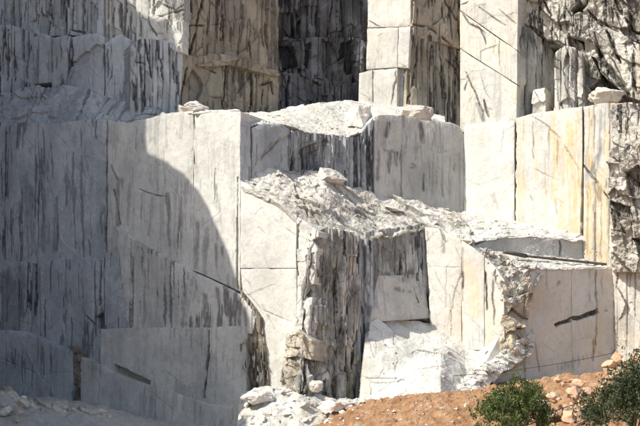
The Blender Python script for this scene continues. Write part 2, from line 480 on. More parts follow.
panel('rock_ledge', up, [(-10, 96, 100.6), (30, 88, 99.2), (62, 86, 98.0), (90, 92, 97.0), (125, 100, 95.6), (150, 108, 94.4)], [(-10, 126, 98.7), (30, 127, 97.0), (70, 127, 95.4), (110, 126, 93.8), (150, 121, 92.1), (180, 118, 91.1)], 'grey', 2, form=[('wave', 2.5, .35), ('shard', 3, 1.2, .3), ('crag', 1.0, .7, .12)], streak=.4, dark_all=.35, arris=.05)
# brownish wall, its warm shade put into the base colour
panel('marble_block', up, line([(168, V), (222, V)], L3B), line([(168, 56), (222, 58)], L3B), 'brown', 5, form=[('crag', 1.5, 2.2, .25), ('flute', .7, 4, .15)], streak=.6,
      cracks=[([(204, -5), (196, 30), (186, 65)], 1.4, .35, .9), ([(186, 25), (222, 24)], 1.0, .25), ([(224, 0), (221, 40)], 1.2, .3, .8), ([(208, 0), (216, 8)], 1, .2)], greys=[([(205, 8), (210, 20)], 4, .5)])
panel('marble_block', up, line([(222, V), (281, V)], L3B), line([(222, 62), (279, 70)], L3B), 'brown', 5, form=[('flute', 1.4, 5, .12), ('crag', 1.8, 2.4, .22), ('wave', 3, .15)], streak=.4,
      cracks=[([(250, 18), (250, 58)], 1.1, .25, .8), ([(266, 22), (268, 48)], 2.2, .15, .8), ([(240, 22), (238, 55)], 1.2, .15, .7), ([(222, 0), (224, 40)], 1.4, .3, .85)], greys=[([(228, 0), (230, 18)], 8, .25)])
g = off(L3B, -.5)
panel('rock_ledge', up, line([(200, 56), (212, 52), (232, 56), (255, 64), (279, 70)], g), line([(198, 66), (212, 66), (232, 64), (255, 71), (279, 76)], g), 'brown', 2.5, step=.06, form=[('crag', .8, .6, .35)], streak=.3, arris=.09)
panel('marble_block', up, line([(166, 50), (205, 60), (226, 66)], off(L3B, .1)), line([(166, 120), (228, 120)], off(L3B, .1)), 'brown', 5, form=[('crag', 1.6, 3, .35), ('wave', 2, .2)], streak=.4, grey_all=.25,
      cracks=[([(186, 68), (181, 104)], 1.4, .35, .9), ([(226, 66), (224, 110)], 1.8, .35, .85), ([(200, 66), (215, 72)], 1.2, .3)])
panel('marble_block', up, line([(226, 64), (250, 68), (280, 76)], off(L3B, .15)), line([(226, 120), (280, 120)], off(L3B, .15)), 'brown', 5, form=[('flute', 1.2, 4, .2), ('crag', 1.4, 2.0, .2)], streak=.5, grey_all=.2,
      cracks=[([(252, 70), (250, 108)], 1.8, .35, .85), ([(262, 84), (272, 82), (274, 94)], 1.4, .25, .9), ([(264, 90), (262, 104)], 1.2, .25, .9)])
# deep recess, black from staining and from shade put into its colour
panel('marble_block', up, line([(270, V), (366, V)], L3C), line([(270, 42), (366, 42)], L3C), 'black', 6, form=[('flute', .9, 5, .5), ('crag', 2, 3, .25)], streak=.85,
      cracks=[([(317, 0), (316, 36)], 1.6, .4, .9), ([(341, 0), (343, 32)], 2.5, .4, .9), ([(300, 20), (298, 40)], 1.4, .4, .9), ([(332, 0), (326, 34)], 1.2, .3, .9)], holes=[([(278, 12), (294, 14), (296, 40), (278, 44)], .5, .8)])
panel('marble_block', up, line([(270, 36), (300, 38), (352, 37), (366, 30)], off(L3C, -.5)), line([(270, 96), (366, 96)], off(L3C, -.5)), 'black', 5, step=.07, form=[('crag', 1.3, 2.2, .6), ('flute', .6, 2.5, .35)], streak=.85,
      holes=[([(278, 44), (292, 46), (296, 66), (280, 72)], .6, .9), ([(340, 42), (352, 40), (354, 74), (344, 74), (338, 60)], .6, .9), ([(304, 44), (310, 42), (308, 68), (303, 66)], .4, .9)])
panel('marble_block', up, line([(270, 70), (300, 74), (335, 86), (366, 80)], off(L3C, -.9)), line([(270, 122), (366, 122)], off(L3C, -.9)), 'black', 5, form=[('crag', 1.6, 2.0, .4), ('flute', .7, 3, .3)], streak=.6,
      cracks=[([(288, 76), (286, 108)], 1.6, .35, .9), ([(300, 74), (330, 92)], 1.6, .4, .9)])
# lit pillar of stacked cuts
kw = dict(mat='marble', back=7, streak=.08, ochre_all=.15, arris=.1)
panel('marble_block', up, line([(368, V), (411, V)], L3D), line([(367, 27), (410, 26)], L3D), cracks=[([(368, 20), (380, 27)], .8, .15)], **kw)
panel('marble_block', up, line([(367, 28), (398, 27)], off(L3D, -.1)), line([(366, 69), (397, 67)], off(L3D, -.1)), **kw)
panel('marble_block', up, line([(398.5, 27), (410, 26.5)], off(L3D, -.05)), line([(397.6, 67), (408, 68)], off(L3D, -.05)), **kw)
panel('marble_block', up, line([(359, 73), (372, 70)], off(L3D, -.5)), line([(358, 125), (372, 125)], off(L3D, -.5)), **kw)
panel('marble_block', up, line([(372.6, 70), (397, 68)], off(L3D, -.35)), line([(372.6, 125), (396, 125)], off(L3D, -.35)), cracks=[([(396, 70), (392, 108)], .9, .15)], **kw)
panel('marble_block', up, line([(393, 69), (411, 68)], off(L3D, .5)), line([(391, 125), (404, 125)], off(L3D, .5)), 'grey', 5, form=[('wave', 2, .1)])
# return beside it, its brown-grey shade put into the colour
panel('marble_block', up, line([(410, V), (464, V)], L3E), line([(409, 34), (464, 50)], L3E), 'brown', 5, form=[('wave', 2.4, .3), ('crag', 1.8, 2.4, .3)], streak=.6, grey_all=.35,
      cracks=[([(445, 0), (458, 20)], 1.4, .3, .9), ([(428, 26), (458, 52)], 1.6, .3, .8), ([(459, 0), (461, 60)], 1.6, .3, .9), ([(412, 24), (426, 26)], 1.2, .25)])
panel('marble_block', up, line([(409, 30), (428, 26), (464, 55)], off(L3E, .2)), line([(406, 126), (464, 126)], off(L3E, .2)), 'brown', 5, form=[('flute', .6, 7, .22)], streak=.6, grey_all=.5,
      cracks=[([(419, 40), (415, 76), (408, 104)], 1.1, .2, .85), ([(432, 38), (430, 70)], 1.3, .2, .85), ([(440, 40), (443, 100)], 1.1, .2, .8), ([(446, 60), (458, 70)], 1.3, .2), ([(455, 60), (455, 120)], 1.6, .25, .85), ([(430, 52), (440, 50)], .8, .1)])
# creamy lit wall, split by slanting joints
kw = dict(mat='marble', back=6, ochre_all=.3, streak=.15, form=[('course', 1.5, 1.5, .07)])
panel('marble_block', up, line([(460, V), (519, V)], L3F), line([(460, 10), (517, 50)], L3F), cracks=[([(480, 8), (494, 18), (506, 26)], .9, .15), ([(460, 5), (468, 2)], 1, .15), ([(500, 10), (516, 24)], .9, .12)], **kw)
panel('marble_block', up, line([(460, 11), (517, 51)], off(L3F, -.08)), line([(460, 48), (517, 84)], off(L3F, -.08)), cracks=[([(462, 12), (470, 24), (482, 30), (486, 44)], 1.0, .2), ([(478, 26), (486, 34)], .8, .15), ([(500, 38), (500, 66)], .7, .1)], **kw)
panel('marble_block', up, line([(460, 49), (517, 85)], off(L3F, -.16)), line([(460, 132), (516, 132)], off(L3F, -.16)), cracks=[([(466, 72), (474, 90), (484, 112)], 1.1, .2), ([(484, 100), (490, 118)], 1.4, .25), ([(468, 82), (464, 90)], 1.0, .15)], stains=[([(478, 104), (484, 120)], 2.2, .6)], **kw)
# broken rock at the right, dark cavities painted in for its deep shadows
kw = dict(mat='rough', back=6, step=.065)
panel('rock_face', up, line([(505, V), (575, V)], off(L3G, .6)), line([(505, 40), (575, 44)], off(L3G, .6)), form=[('shard', 3.2, 1.3, .95), ('crag', .9, 1.6, .22)], streak=.85, ochre_all=.2, dark_all=.4, cracks=[([(508, 24), (526, 0)], 3.5, .6, .95), ([(524, 26), (545, 40), (560, 44)], 3, .5, .9), ([(540, -8), (552, 16)], 2, .4, .9)],
      holes=[([(508, 14), (522, 2), (518, 20), (510, 26)], .8, .9), ([(530, 26), (540, 30), (550, 44), (534, 40)], .5, .8)], **kw)
panel('rock_face', up, line([(570, V), (700, V)], off(L3G, -.4)), line([(570, 36), (600, 44), (700, 60)], off(L3G, -.4)), form=[('shard', 3.4, 1.4, 1.0), ('crag', .9, 1.8, .22)], streak=.85, ochre_all=.25, dark_all=.4, cracks=[([(568, 14), (594, -4)], 3.5, .6, .95), ([(588, 10), (606, 30)], 2.4, .4, .9), ([(612, -6), (636, 34)], 2.6, .5, .95), ([(600, 20), (640, 50)], 2, .4, .9)],
      holes=[([(566, 12), (592, 0), (584, 8), (570, 18)], 1.0, .9), ([(628, 0), (640, -6), (650, 40), (632, 30)], .8, .85)], **kw)
panel('rock_face', up, line([(514, 24), (530, 28), (548, 44), (560, 58)], lambda u: 102.2 + (u - 514) * .075), line([(513, 132), (560, 132)], lambda u: 102.2 + (u - 514) * .075), form=[('flute', .9, 5, .3), ('wave', 2, .2)], streak=.7, grey_all=.9, dark_all=.75,  # grey and dark tones here stand for the recess's shade
      holes=[([(514, 20), (524, 26), (524, 36), (516, 40)], .6, .8)], cracks=[([(516, 40), (516, 116)], 1.6, .4, .9), ([(534, 34), (537, 56)], 1.6, .3, .85)], mat='rough', back=5)
panel('rock_face', up, line([(533, 90), (546, 88)], off(L3G, -.8)), line([(530, 126), (546, 126)], off(L3G, -.8)), form=[('crag', .8, 1.2, .5)], mat='rough', back=3, step=.06)
panel('rock_pinnacle', up, line([(555, 52), (562, 47), (574, 48), (582, 54)], off(L3G, -1.6)), line([(554, 132), (586, 132)], off(L3G, -1.6)), form=[('bulge', 568, 80, 12, 60, .6), ('flute', .7, 3, .45), ('crag', .8, 1.4, .35)], streak=.4, grey_all=.3, mat='rough', back=4, arris=.15, step=.065)
panel('rock_face', up, line([(566, 34), (584, 26), (598, 52), (612, 88)], off(L3G, -.2)), line([(570, 132), (614, 132)], off(L3G, -.2)), form=[('shard', 2.6, 1.1, 1.1), ('crag', .8, 1.6, .28)], streak=.8, dark_all=.5,
      holes=[([(568, 36), (582, 30), (584, 50), (570, 52)], .9, .95), ([(594, 60), (604, 62), (626, 96), (612, 96)], 1.0, .95)], mat='rough', back=5, step=.065)
panel('rock_face', up, line([(590, 30), (606, 26), (640, 44), (700, 50)], off(L3G, -1.6)), line([(600, 72), (628, 96), (650, 104), (700, 106)], off(L3G, -1.6)), form=[('shard', 3.0, 1.2, .8), ('crag', .8, 2.0, .22)], streak=.9, ochre_all=.3, dark_all=.35,
      cracks=[([(606, 30), (620, 62)], 3.0, .5, .95), ([(592, 40), (604, 62), (630, 96)], 4.5, .7, .95), ([(626, 52), (638, 92)], 2.4, .4, .9), ([(596, 34), (600, 60)], 2, .3, .85)], mat='rough', back=5, step=.065)

# ------------------------------------------------------------------ middle terrace
mid = empty('middle_quarry_wall'); tag(mid, 'middle terrace of the marble quarry with tall sawn faces', kind='structure')
# long wall at the left: greyer base for the shaded blocks, whiter for the sunlit end
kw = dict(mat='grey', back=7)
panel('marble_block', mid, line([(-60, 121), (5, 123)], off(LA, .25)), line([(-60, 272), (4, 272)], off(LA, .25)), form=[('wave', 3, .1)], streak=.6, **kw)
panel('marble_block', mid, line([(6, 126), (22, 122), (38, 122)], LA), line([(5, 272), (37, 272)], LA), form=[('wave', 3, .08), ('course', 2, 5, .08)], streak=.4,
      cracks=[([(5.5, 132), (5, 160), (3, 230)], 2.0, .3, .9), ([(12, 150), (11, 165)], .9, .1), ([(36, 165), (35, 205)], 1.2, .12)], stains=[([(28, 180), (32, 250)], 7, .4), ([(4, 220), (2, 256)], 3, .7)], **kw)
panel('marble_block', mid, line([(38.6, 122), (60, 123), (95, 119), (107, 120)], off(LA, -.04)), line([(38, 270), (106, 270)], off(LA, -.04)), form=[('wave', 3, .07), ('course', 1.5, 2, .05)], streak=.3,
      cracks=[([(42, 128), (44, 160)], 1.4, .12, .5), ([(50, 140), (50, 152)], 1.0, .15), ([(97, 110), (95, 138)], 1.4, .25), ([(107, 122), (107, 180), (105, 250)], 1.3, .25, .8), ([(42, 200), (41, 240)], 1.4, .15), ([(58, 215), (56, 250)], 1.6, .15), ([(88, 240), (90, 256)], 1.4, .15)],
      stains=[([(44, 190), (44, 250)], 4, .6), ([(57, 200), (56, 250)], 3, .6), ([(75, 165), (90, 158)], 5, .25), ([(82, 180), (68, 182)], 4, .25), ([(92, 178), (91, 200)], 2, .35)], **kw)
panel('marble_block', mid, line([(107.6, 120), (128, 123), (145, 119), (170, 113), (193, 111)], off(LA, -.1)), line([(107, 262), (116, 262), (150, 262), (193, 275)], off(LA, -.1)), 'marble', 7, form=[('wave', 3, .06)], streak=.2, grey_all=.15,
      cracks=[([(137, 128), (135, 150)], .9, .15), ([(141, 134), (142, 144)], .7, .1), ([(110, 165), (117, 180)], 1.6, .15), ([(114, 190), (120, 225)], 1.4, .2), ([(140, 190), (155, 195), (170, 198)], 1.3, .1), ([(142, 192), (140, 225)], .8, .1), ([(169, 200), (168, 240)], 1.2, .12), ([(180, 210), (178, 250)], 1.2, .15)],
      stains=[([(120, 180), (117, 228)], 3, .6), ([(168, 195), (169, 245)], 2.5, .6), ([(181, 200), (180, 258)], 3, .55), ([(152, 200), (150, 235)], 2, .4), ([(130, 185), (128, 225)], 1.5, .35)])
panel('marble_block', mid, line([(193.6, 111), (197, 118), (203, 112), (240, 111)], off(LA, -.06)), line([(193, 270), (215, 280), (240, 292)], off(LA, -.06)), 'white', 7, form=[('wave', 3, .05)], streak=.18,
      cracks=[([(193.6, 112), (195, 140)], .9, .1), ([(216, 170), (215, 200)], .9, .08, .5), ([(238, 178), (237, 288)], 1.5, .35, .75), ([(195, 168), (193, 150)], 1.3, .1)],
      stains=[([(216, 168), (217, 240)], 1.2, .55), ([(219, 200), (222, 230)], 1.0, .4), ([(206, 230), (205, 275)], 2.5, .5), ([(215, 245), (218, 280)], 2.2, .65), ([(222, 248), (228, 284)], 1.8, .6), ([(197, 225), (196, 268)], 2.2, .5), ([(185, 225), (184, 262)], 2.2, .5), ([(194, 170), (192, 166)], 2, .4)])
# shaded back wall of the ledge
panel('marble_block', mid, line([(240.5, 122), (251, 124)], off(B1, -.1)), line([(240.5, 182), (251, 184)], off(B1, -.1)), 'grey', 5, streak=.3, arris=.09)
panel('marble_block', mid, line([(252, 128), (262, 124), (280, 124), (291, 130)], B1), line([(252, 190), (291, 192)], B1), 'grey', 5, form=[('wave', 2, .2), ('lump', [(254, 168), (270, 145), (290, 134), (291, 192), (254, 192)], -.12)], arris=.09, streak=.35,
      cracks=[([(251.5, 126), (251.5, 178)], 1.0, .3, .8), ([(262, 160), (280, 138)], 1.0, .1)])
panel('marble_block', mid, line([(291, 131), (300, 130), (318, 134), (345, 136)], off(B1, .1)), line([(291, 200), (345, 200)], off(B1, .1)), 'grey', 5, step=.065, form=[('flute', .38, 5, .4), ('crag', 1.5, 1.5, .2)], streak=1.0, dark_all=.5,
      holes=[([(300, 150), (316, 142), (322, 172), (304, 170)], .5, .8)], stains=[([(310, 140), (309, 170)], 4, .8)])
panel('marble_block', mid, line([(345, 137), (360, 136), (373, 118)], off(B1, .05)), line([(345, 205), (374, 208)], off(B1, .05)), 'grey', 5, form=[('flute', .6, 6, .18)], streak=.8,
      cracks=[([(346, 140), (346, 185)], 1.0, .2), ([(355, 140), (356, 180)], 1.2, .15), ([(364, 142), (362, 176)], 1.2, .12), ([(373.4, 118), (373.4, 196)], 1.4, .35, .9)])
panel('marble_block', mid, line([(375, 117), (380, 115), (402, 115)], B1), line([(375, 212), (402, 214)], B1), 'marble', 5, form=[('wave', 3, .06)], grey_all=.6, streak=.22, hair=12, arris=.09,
      stains=[([(388, 124), (387, 136)], 2.2, .8), ([(389, 153), (389, 172)], 2.2, .9), ([(396, 153), (396, 166)], 2, .8), ([(379, 150), (378, 180)], 1, .6), ([(401, 150), (401, 198)], 1, .7), ([(384, 150), (393, 152)], 1.5, .7), ([(384, 128), (383, 150)], .8, .5)])
panel('marble_block', mid, line([(402.4, 114), (425, 120), (452, 122), (460, 126), (465, 136)], off(B1, -.03)), line([(402.4, 216), (466, 216)], off(B1, -.03)), 'marble', 5, form=[('wave', 3, .06)], grey_all=.6, streak=.22, hair=12, arris=.09,
      stains=[([(421, 124), (423, 142)], 2.6, .85), ([(424, 175), (424, 190)], 2.2, .85), ([(412, 164), (416, 167), (411, 168)], 1.4, .7), ([(436, 182), (438, 194)], .9, .7), ([(441, 184), (444, 198)], .9, .7), ([(455, 164), (454, 170)], 1.2, .7), ([(420, 147), (414, 149)], 1, .5), ([(438, 120), (437, 185)], .7, .4), ([(406, 130), (406, 150)], 1, .5)])
# tall lit face, then the ochre-stained one
panel('marble_block', mid, line([(464, 127), (467, 124), (490, 122), (514, 121)], off(A2, -.15)), line([(464, 238), (514, 244)], off(A2, -.15)), 'white', 5, form=[('wave', 3, .05)], ochre_all=.12, arris=.09,
      stains=[([(502, 138), (501, 152)], .8, .45), ([(494, 195), (498, 208)], 1.6, .35)], cracks=[([(492, 196), (496, 206)], .9, .06, .3)])
panel('marble_block', mid, line([(515, 118), (530, 114), (545, 112), (582, 106)], A2), line([(515, 250), (582, 262)], A2), 'marble', 5, form=[('wave', 3, .06)], ochre_all=.7, streak=.12,
      cracks=[([(514.6, 120), (514.6, 222)], 1.5, .35, .85), ([(530, 116), (545, 124), (560, 138), (580, 170)], 1.0, .1, .35), ([(583, 165), (582, 258)], 1.7, .35, .9)],
      stains=[([(533, 122), (533, 158)], 1.0, .6), ([(524, 120), (523, 140)], .8, .4), ([(549, 128), (549, 160)], 1.0, .55), ([(557, 120), (557, 170)], 1.4, .5), ([(513, 215), (515, 226)], 2, .9), ([(530, 195), (532, 200)], 1.2, .5), ([(556, 200), (557, 214)], 1.2, .4), ([(545, 150), (546, 196)], 1.2, .3)],
      ochre=[([(555, 118), (556, 200)], 5, .8), ([(572, 130), (574, 235)], 8, .95), ([(563, 190), (562, 245)], 4, .7), ([(535, 130), (536, 180)], 2.5, .5), ([(545, 170), (546, 235)], 2, .5), ([(579, 112), (579, 160)], 2, .7)])
panel('marble_block', mid, line([(583.5, 106), (600, 103), (625, 102)], off(A2, -.06)), line([(583.5, 270), (612, 270)], off(A2, -.06)), 'marble', 5, form=[('wave', 3, .06), ('flute', 1.1, 9, .10)], ochre_all=.85, streak=.25,
      cracks=[([(570, 150), (584, 166), (600, 186), (614, 206)], 1.6, .25, .75), ([(583.4, 110), (583.4, 165)], 1.3, .15, .7)],
      stains=[([(588, 108), (588, 150)], 1.4, .7), ([(594, 106), (594, 140)], 1.3, .6), ([(600, 112), (599, 150), (594, 172)], 3.2, .7), ([(606, 180), (600, 200), (596, 184)], 3.5, .7), ([(588, 180), (587, 255)], 1.0, .45), ([(601, 205), (601, 258)], 1.2, .6), ([(594, 196), (593, 250)], 1.0, .4), ([(608, 215), (609, 258)], 1.2, .6)],
      ochre=[([(590, 108), (590, 165)], 5, .9), ([(604, 195), (602, 264)], 6, .95), ([(590, 195), (589, 255)], 4, .85), ([(608, 112), (606, 170)], 3, .7), ([(597, 170), (597, 240)], 2.5, .7)])
panel('rock_face', mid, line([(611, 104), (640, 102), (700, 98)], off(A2, -.4)), line([(612, 160), (630, 150), (700, 150)], off(A2, -.4)), 'rough', 5, step=.065, form=[('shard', 2.2, .9, .5), ('crag', 1.0, 1.5, .2)], streak=.7, grey_all=.4, ochre_all=.3, dark_all=.25)
panel('rock_face', mid, line([(608, 150), (640, 140), (700, 140)], off(A2, -.9)), line([(612, 272), (700, 272)], off(A2, -.9)), 'rough', 5, step=.06, form=[('shard', 2.6, 1.1, 1.0), ('crag', .8, 1.2, .25)], streak=.7, ochre_all=.35, dark_all=.5,
      holes=[([(626, 172), (642, 166), (642, 200), (630, 196)], .7, .9), ([(612, 202), (630, 206), (634, 222), (618, 216)], .8, .9)])
# low step behind the steel pipe
panel('marble_block', mid, line([(474, 246), (500, 236), (530, 237), (588, 240)], STP), line([(474, 256), (500, 256), (588, 266)], STP), 'marble', 3, form=[('wave', 2, .05)], grey_all=.8,
      cracks=[([(560, 236), (560, 256)], 1.2, .2, .8)], stains=[([(553, 240), (553, 256)], .8, .5), ([(584, 238), (584, 258)], 2, .9)])
# ledges and heaps lying on the terraces
panel('white_debris_slope', mid, [(178, 105, 94), (210, 111, 95), (245, 113, 97), (290, 108, 99), (330, 101, 100.5), (368, 100, 102), (410, 107, 102.3), (445, 117, 104)],
      [(188, 113, 89.9), (240, 111, 88.2), (244, 126, 88.4), (285, 124, 90.6), (318, 135, 92), (346, 138, 93.2), (378, 122, 94.9), (445, 124, 98.2)], 'white', 1.5, form=[('wave', 2.5, .25), ('shard', 1.6, .8, .16), ('crag', .4, .3, .04)], kind=None, arris=.03, dark_all=.2, ochre_all=.2, grey_all=.3)
panel('rubble_slope', mid, [(242, 174, 88.8), (270, 172, 90), (300, 174, 91.2), (322, 166, 92), (345, 184, 93.2), (375, 194, 94.7), (420, 205, 96.9), (466, 212, 99)],
      [(242, 184, 87.7), (275, 202, 86.3), (312, 231, 85.1), (345, 236, 86.9), (368, 241, 88.3), (425, 229, 91.0), (462, 241, 89.4), (472, 243, 89.0)], 'rough', 1.5, step=.055, form=[('shard', 3.6, .9, .34), ('shard', 1.3, .45, .11), ('wave', 3, .45)], dark_all=.22, ochre_all=.12, cracks=[([(290, 180), (312, 222)], 1.6, .15, .6), ([(310, 182), (345, 226)], 1.6, .15, .6), ([(262, 182), (300, 200), (330, 232)], 1.2, .12, .5), ([(345, 196), (380, 228)], 2, .15, .6)], stains=[([(350, 214), (400, 222), (436, 226)], 6, .5), ([(372, 206), (408, 214)], 3, .4)], arris=.3)
panel('white_debris_slope', mid, [(462, 211, 99), (520, 222, 97), (590, 236, 94.5)], [(466, 241, 89.7), (500, 238, 91.1), (530, 238, 92.4), (590, 242, 94.6)], 'white', 1, form=[('wave', 2, .15), ('crag', .7, .5, .16)], arris=.02, dark_all=.22, ochre_all=.22, grey_all=.3)
panel('white_debris_slope', mid, [(478, 247, 90.3), (500, 251, 91.2), (590, 260, 94.8), (617, 263, 95)], [(500, 262, 89.3), (526, 269, 88.9), (600, 269, 92.6), (617, 267, 93.4)], 'white', 1, form=[('wave', 1.5, .08), ('crag', .5, .4, .10)], arris=.02, dark_all=.22, ochre_all=.22, grey_all=.3)

# ------------------------------------------------------------------ lower terrace
low = empty('lower_quarry_wall'); tag(low, 'lowest terrace of the marble quarry with the fluted dark recess', kind='structure')
kw = dict(mat='grey', back=5)
panel('marble_block', low, line([(-60, 260), (12, 260), (40, 264)], off(LA, -.1)), line([(-60, 345), (40, 345)], off(LA, -.1)), form=[('flute', 1.2, 4, .16)], streak=.75, stains=[([(4, 275), (8, 300)], 6, .6), ([(20, 270), (18, 330)], 5, .5)], **kw)
panel('marble_block', low, line([(40.5, 264), (64, 257), (104, 258)], off(LA, -.2)), line([(40.5, 380), (104, 384)], off(LA, -.2)), form=[('wave', 3, .06), ('course', 2, 3, .08)], streak=.4,
      cracks=[([(102, 262), (99, 305)], 1.8, .3, .85), ([(65, 258), (66, 300)], 1.0, .1), ([(45, 300), (44, 340)], 1.3, .2, .8), ([(65, 310), (66, 335)], 1.0, .15), ([(85, 315), (95, 325)], 1.0, .2)], holes=[([(97, 316), (102, 312), (106, 326), (99, 330)], .5, .9)], **kw)
panel('marble_block', low, line([(104.5, 252), (128, 252)], off(LA, -.35)), line([(104.5, 330), (128, 330)], off(LA, -.35)), form=[('wave', 2, .1)], streak=.35, stains=[([(124, 262), (118, 280)], 2.5, .5)], **kw)
panel('marble_block', low, line([(115, 226), (150, 249), (193, 272), (240, 294), (256, 316)], off(LA, -.5)), line([(128, 332), (150, 332), (193, 332), (240, 332), (252, 334)], off(LA, -.5)), 'marble', 5, form=[('wave', 3, .06)], streak=.42, grey_all=.5, arris=.09,
      stains=[([(145, 270), (144, 325)], 2, .5), ([(185, 285), (184, 325)], 2, .5), ([(205, 295), (204, 318)], 2, .6), ([(218, 290), (220, 325)], 2, .65), ([(228, 298), (232, 325)], 2.2, .65), ([(238, 302), (240, 328)], 2.2, .65), ([(245, 310), (246, 330)], 2, .6)])
panel('marble_block', low, line([(100, 329), (130, 328), (190, 328), (247, 326)], off(LA, -.6)), line([(100, 440), (247, 440)], off(LA, -.6)), 'marble', 5, form=[('wave', 3, .07)], streak=.24, grey_all=.45, hair=12,
      cracks=[([(210, 331), (206, 398)], 1.5, .35, .85), ([(181, 330), (181, 420)], .9, .05, .25), ([(219, 410), (218, 430)], 1.0, .1)], stains=[([(181, 330), (180, 426)], 4, .25), ([(246, 340), (247, 390)], 2, .6), ([(160, 350), (200, 372)], 9, .18)], holes=[([(115, 365), (122, 367), (152, 381), (152, 392), (116, 378)], .55, .45)])
panel('marble_block', low, line([(-60, 326), (0, 330), (22, 331), (44, 340), (72, 352)], off(LA, -1.2)), line([(-60, 440), (72, 440)], off(LA, -1.2)), form=[('wave', 3, .10), ('course', 2.5, 3, .05)], streak=.3, grey_all=.4, hair=12, cracks=[([(0, 358), (40, 375), (70, 372)], .8, .05, .25)], mat='grey', back=5, arris=.15)
panel('marble_block', low, line([(80, 357), (95, 363), (117, 374), (150, 386), (210, 404), (262, 412)], off(LA, -.95)), line([(80, 445), (262, 445)], off(LA, -.95)), 'marble', 5, form=[('wave', 3, .08)], streak=.22, grey_all=.4, hair=10, cracks=[([(100, 372), (96, 420)], .7, .04, .15)])
panel('rock_face', low, line([(70, 346), (75, 347), (83, 354)], off(LA, -.8)), line([(70, 445), (84, 445)], off(LA, -.8)), 'brown', 4, step=.06, form=[('crag', .5, .8, .4), ('wave', 1, .2)], dark_all=.6)
# corner of broken rock between shade and light
panel('rock_face', low, line([(239, 287), (252, 303), (262, 318)], off(LA, -.2)), line([(246, 385), (256, 392), (270, 392)], off(LA, -.2)), 'brown', 3, step=.055, push=.15, form=[('flute', .3, 2.5, .4), ('crag', .6, 1.0, .3)], dark_all=.7, streak=.9)
# lit face under the ledge
panel('marble_block', low, line([(238, 176), (243, 180), (262, 196), (276, 204), (296, 214)], off(LA, -.02)), line([(238, 268), (296, 268)], off(LA, -.02)), 'white', 4, jag=.22, form=[('wave', 3, .05)], arris=.05, cracks=[([(275, 220), (296, 236)], .7, .05, .3), ([(256, 215), (262, 208)], 1.5, .04, 0)], ochre_all=.08)
panel('marble_block', low, line([(240, 268.6), (296, 268.6)], off(LA, -.06)), line([(258, 405), (296, 405)], off(LA, -.06)), 'white', 4, form=[('wave', 3, .05), ('crag', 2.4, 3, .05)], arris=.04, cracks=[([(244, 290), (262, 310), (290, 322)], .8, .06, .3), ([(262, 305), (275, 330)], .8, .06, .3)], ochre_all=.1)
panel('marble_block', low, line([(296.6, 216), (306, 222), (318, 232)], off(LA, -.1)), line([(296.6, 345), (308, 345)], off(LA, -.1)), 'white', 4, step=.06, form=[('crag', .7, .9, .25)], arris=.09, cracks=[([(297, 224), (295, 290)], 1.1, .3, .8)], stains=[([(296, 228), (297, 262)], 1.6, .6)],
      holes=[([(306, 256), (314, 252), (315, 264), (308, 266)], .5, .8), ([(304, 290), (314, 284), (318, 294), (306, 297)], .5, .85), ([(312, 240), (318, 236), (318, 250)], .4, .8)])
# tan broken rock standing off the lit face
panel('rock_face', low, line([(286, 334), (298, 328), (313, 340)], off(LA, -.75)), line([(284, 358), (297, 356), (311, 360)], off(LA, -.85)), 'tan', 2.5, step=.05, form=[('shard', 1.2, .6, .35), ('crag', .5, .5, .15)], dark_all=.2, arris=.12)
panel('rock_face', low, line([(284, 355), (293, 353), (304, 357)], off(LA, -.6)), line([(280, 392), (288, 394), (298, 392)], off(LA, -.75)), 'tan', 2.5, step=.05, form=[('shard', 1.4, .7, .4), ('crag', .5, .5, .15)], dark_all=.2, arris=.12)
# fluted dark recess: stains, plus its shading put in as grey
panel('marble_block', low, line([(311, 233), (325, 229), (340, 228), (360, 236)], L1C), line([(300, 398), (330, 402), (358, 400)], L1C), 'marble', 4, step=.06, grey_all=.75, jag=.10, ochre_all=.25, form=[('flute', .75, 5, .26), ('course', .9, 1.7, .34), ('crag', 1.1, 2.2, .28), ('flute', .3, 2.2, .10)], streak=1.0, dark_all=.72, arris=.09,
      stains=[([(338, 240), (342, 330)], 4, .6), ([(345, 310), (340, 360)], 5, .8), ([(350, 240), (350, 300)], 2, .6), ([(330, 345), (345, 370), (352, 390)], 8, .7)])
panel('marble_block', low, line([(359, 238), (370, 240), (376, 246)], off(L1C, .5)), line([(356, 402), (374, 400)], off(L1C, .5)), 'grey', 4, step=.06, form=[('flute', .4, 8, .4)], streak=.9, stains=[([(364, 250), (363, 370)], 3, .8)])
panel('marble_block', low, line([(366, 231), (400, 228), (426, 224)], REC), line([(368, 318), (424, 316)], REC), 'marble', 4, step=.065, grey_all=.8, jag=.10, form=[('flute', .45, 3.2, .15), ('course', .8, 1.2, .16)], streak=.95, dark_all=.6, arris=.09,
      stains=[([(376, 272), (390, 278), (418, 272)], 4, .8), ([(398, 286), (412, 290)], 2.5, .7), ([(384, 244), (383, 268)], 2, .6)])  # upper band is shading painted on as a dark stroke
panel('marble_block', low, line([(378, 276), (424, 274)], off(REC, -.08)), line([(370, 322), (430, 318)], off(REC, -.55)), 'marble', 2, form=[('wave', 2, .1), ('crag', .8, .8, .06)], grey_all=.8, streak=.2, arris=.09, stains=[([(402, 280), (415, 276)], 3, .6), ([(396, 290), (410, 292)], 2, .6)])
panel('marble_block', low, line([(417, 236), (427, 230)], lambda u: 90.7 + (u - 417) * .07), line([(417, 312), (430, 322)], lambda u: 90.4 + (u - 417) * .07), 'grey', 3, streak=.8, form=[('flute', .4, 4, .15)])
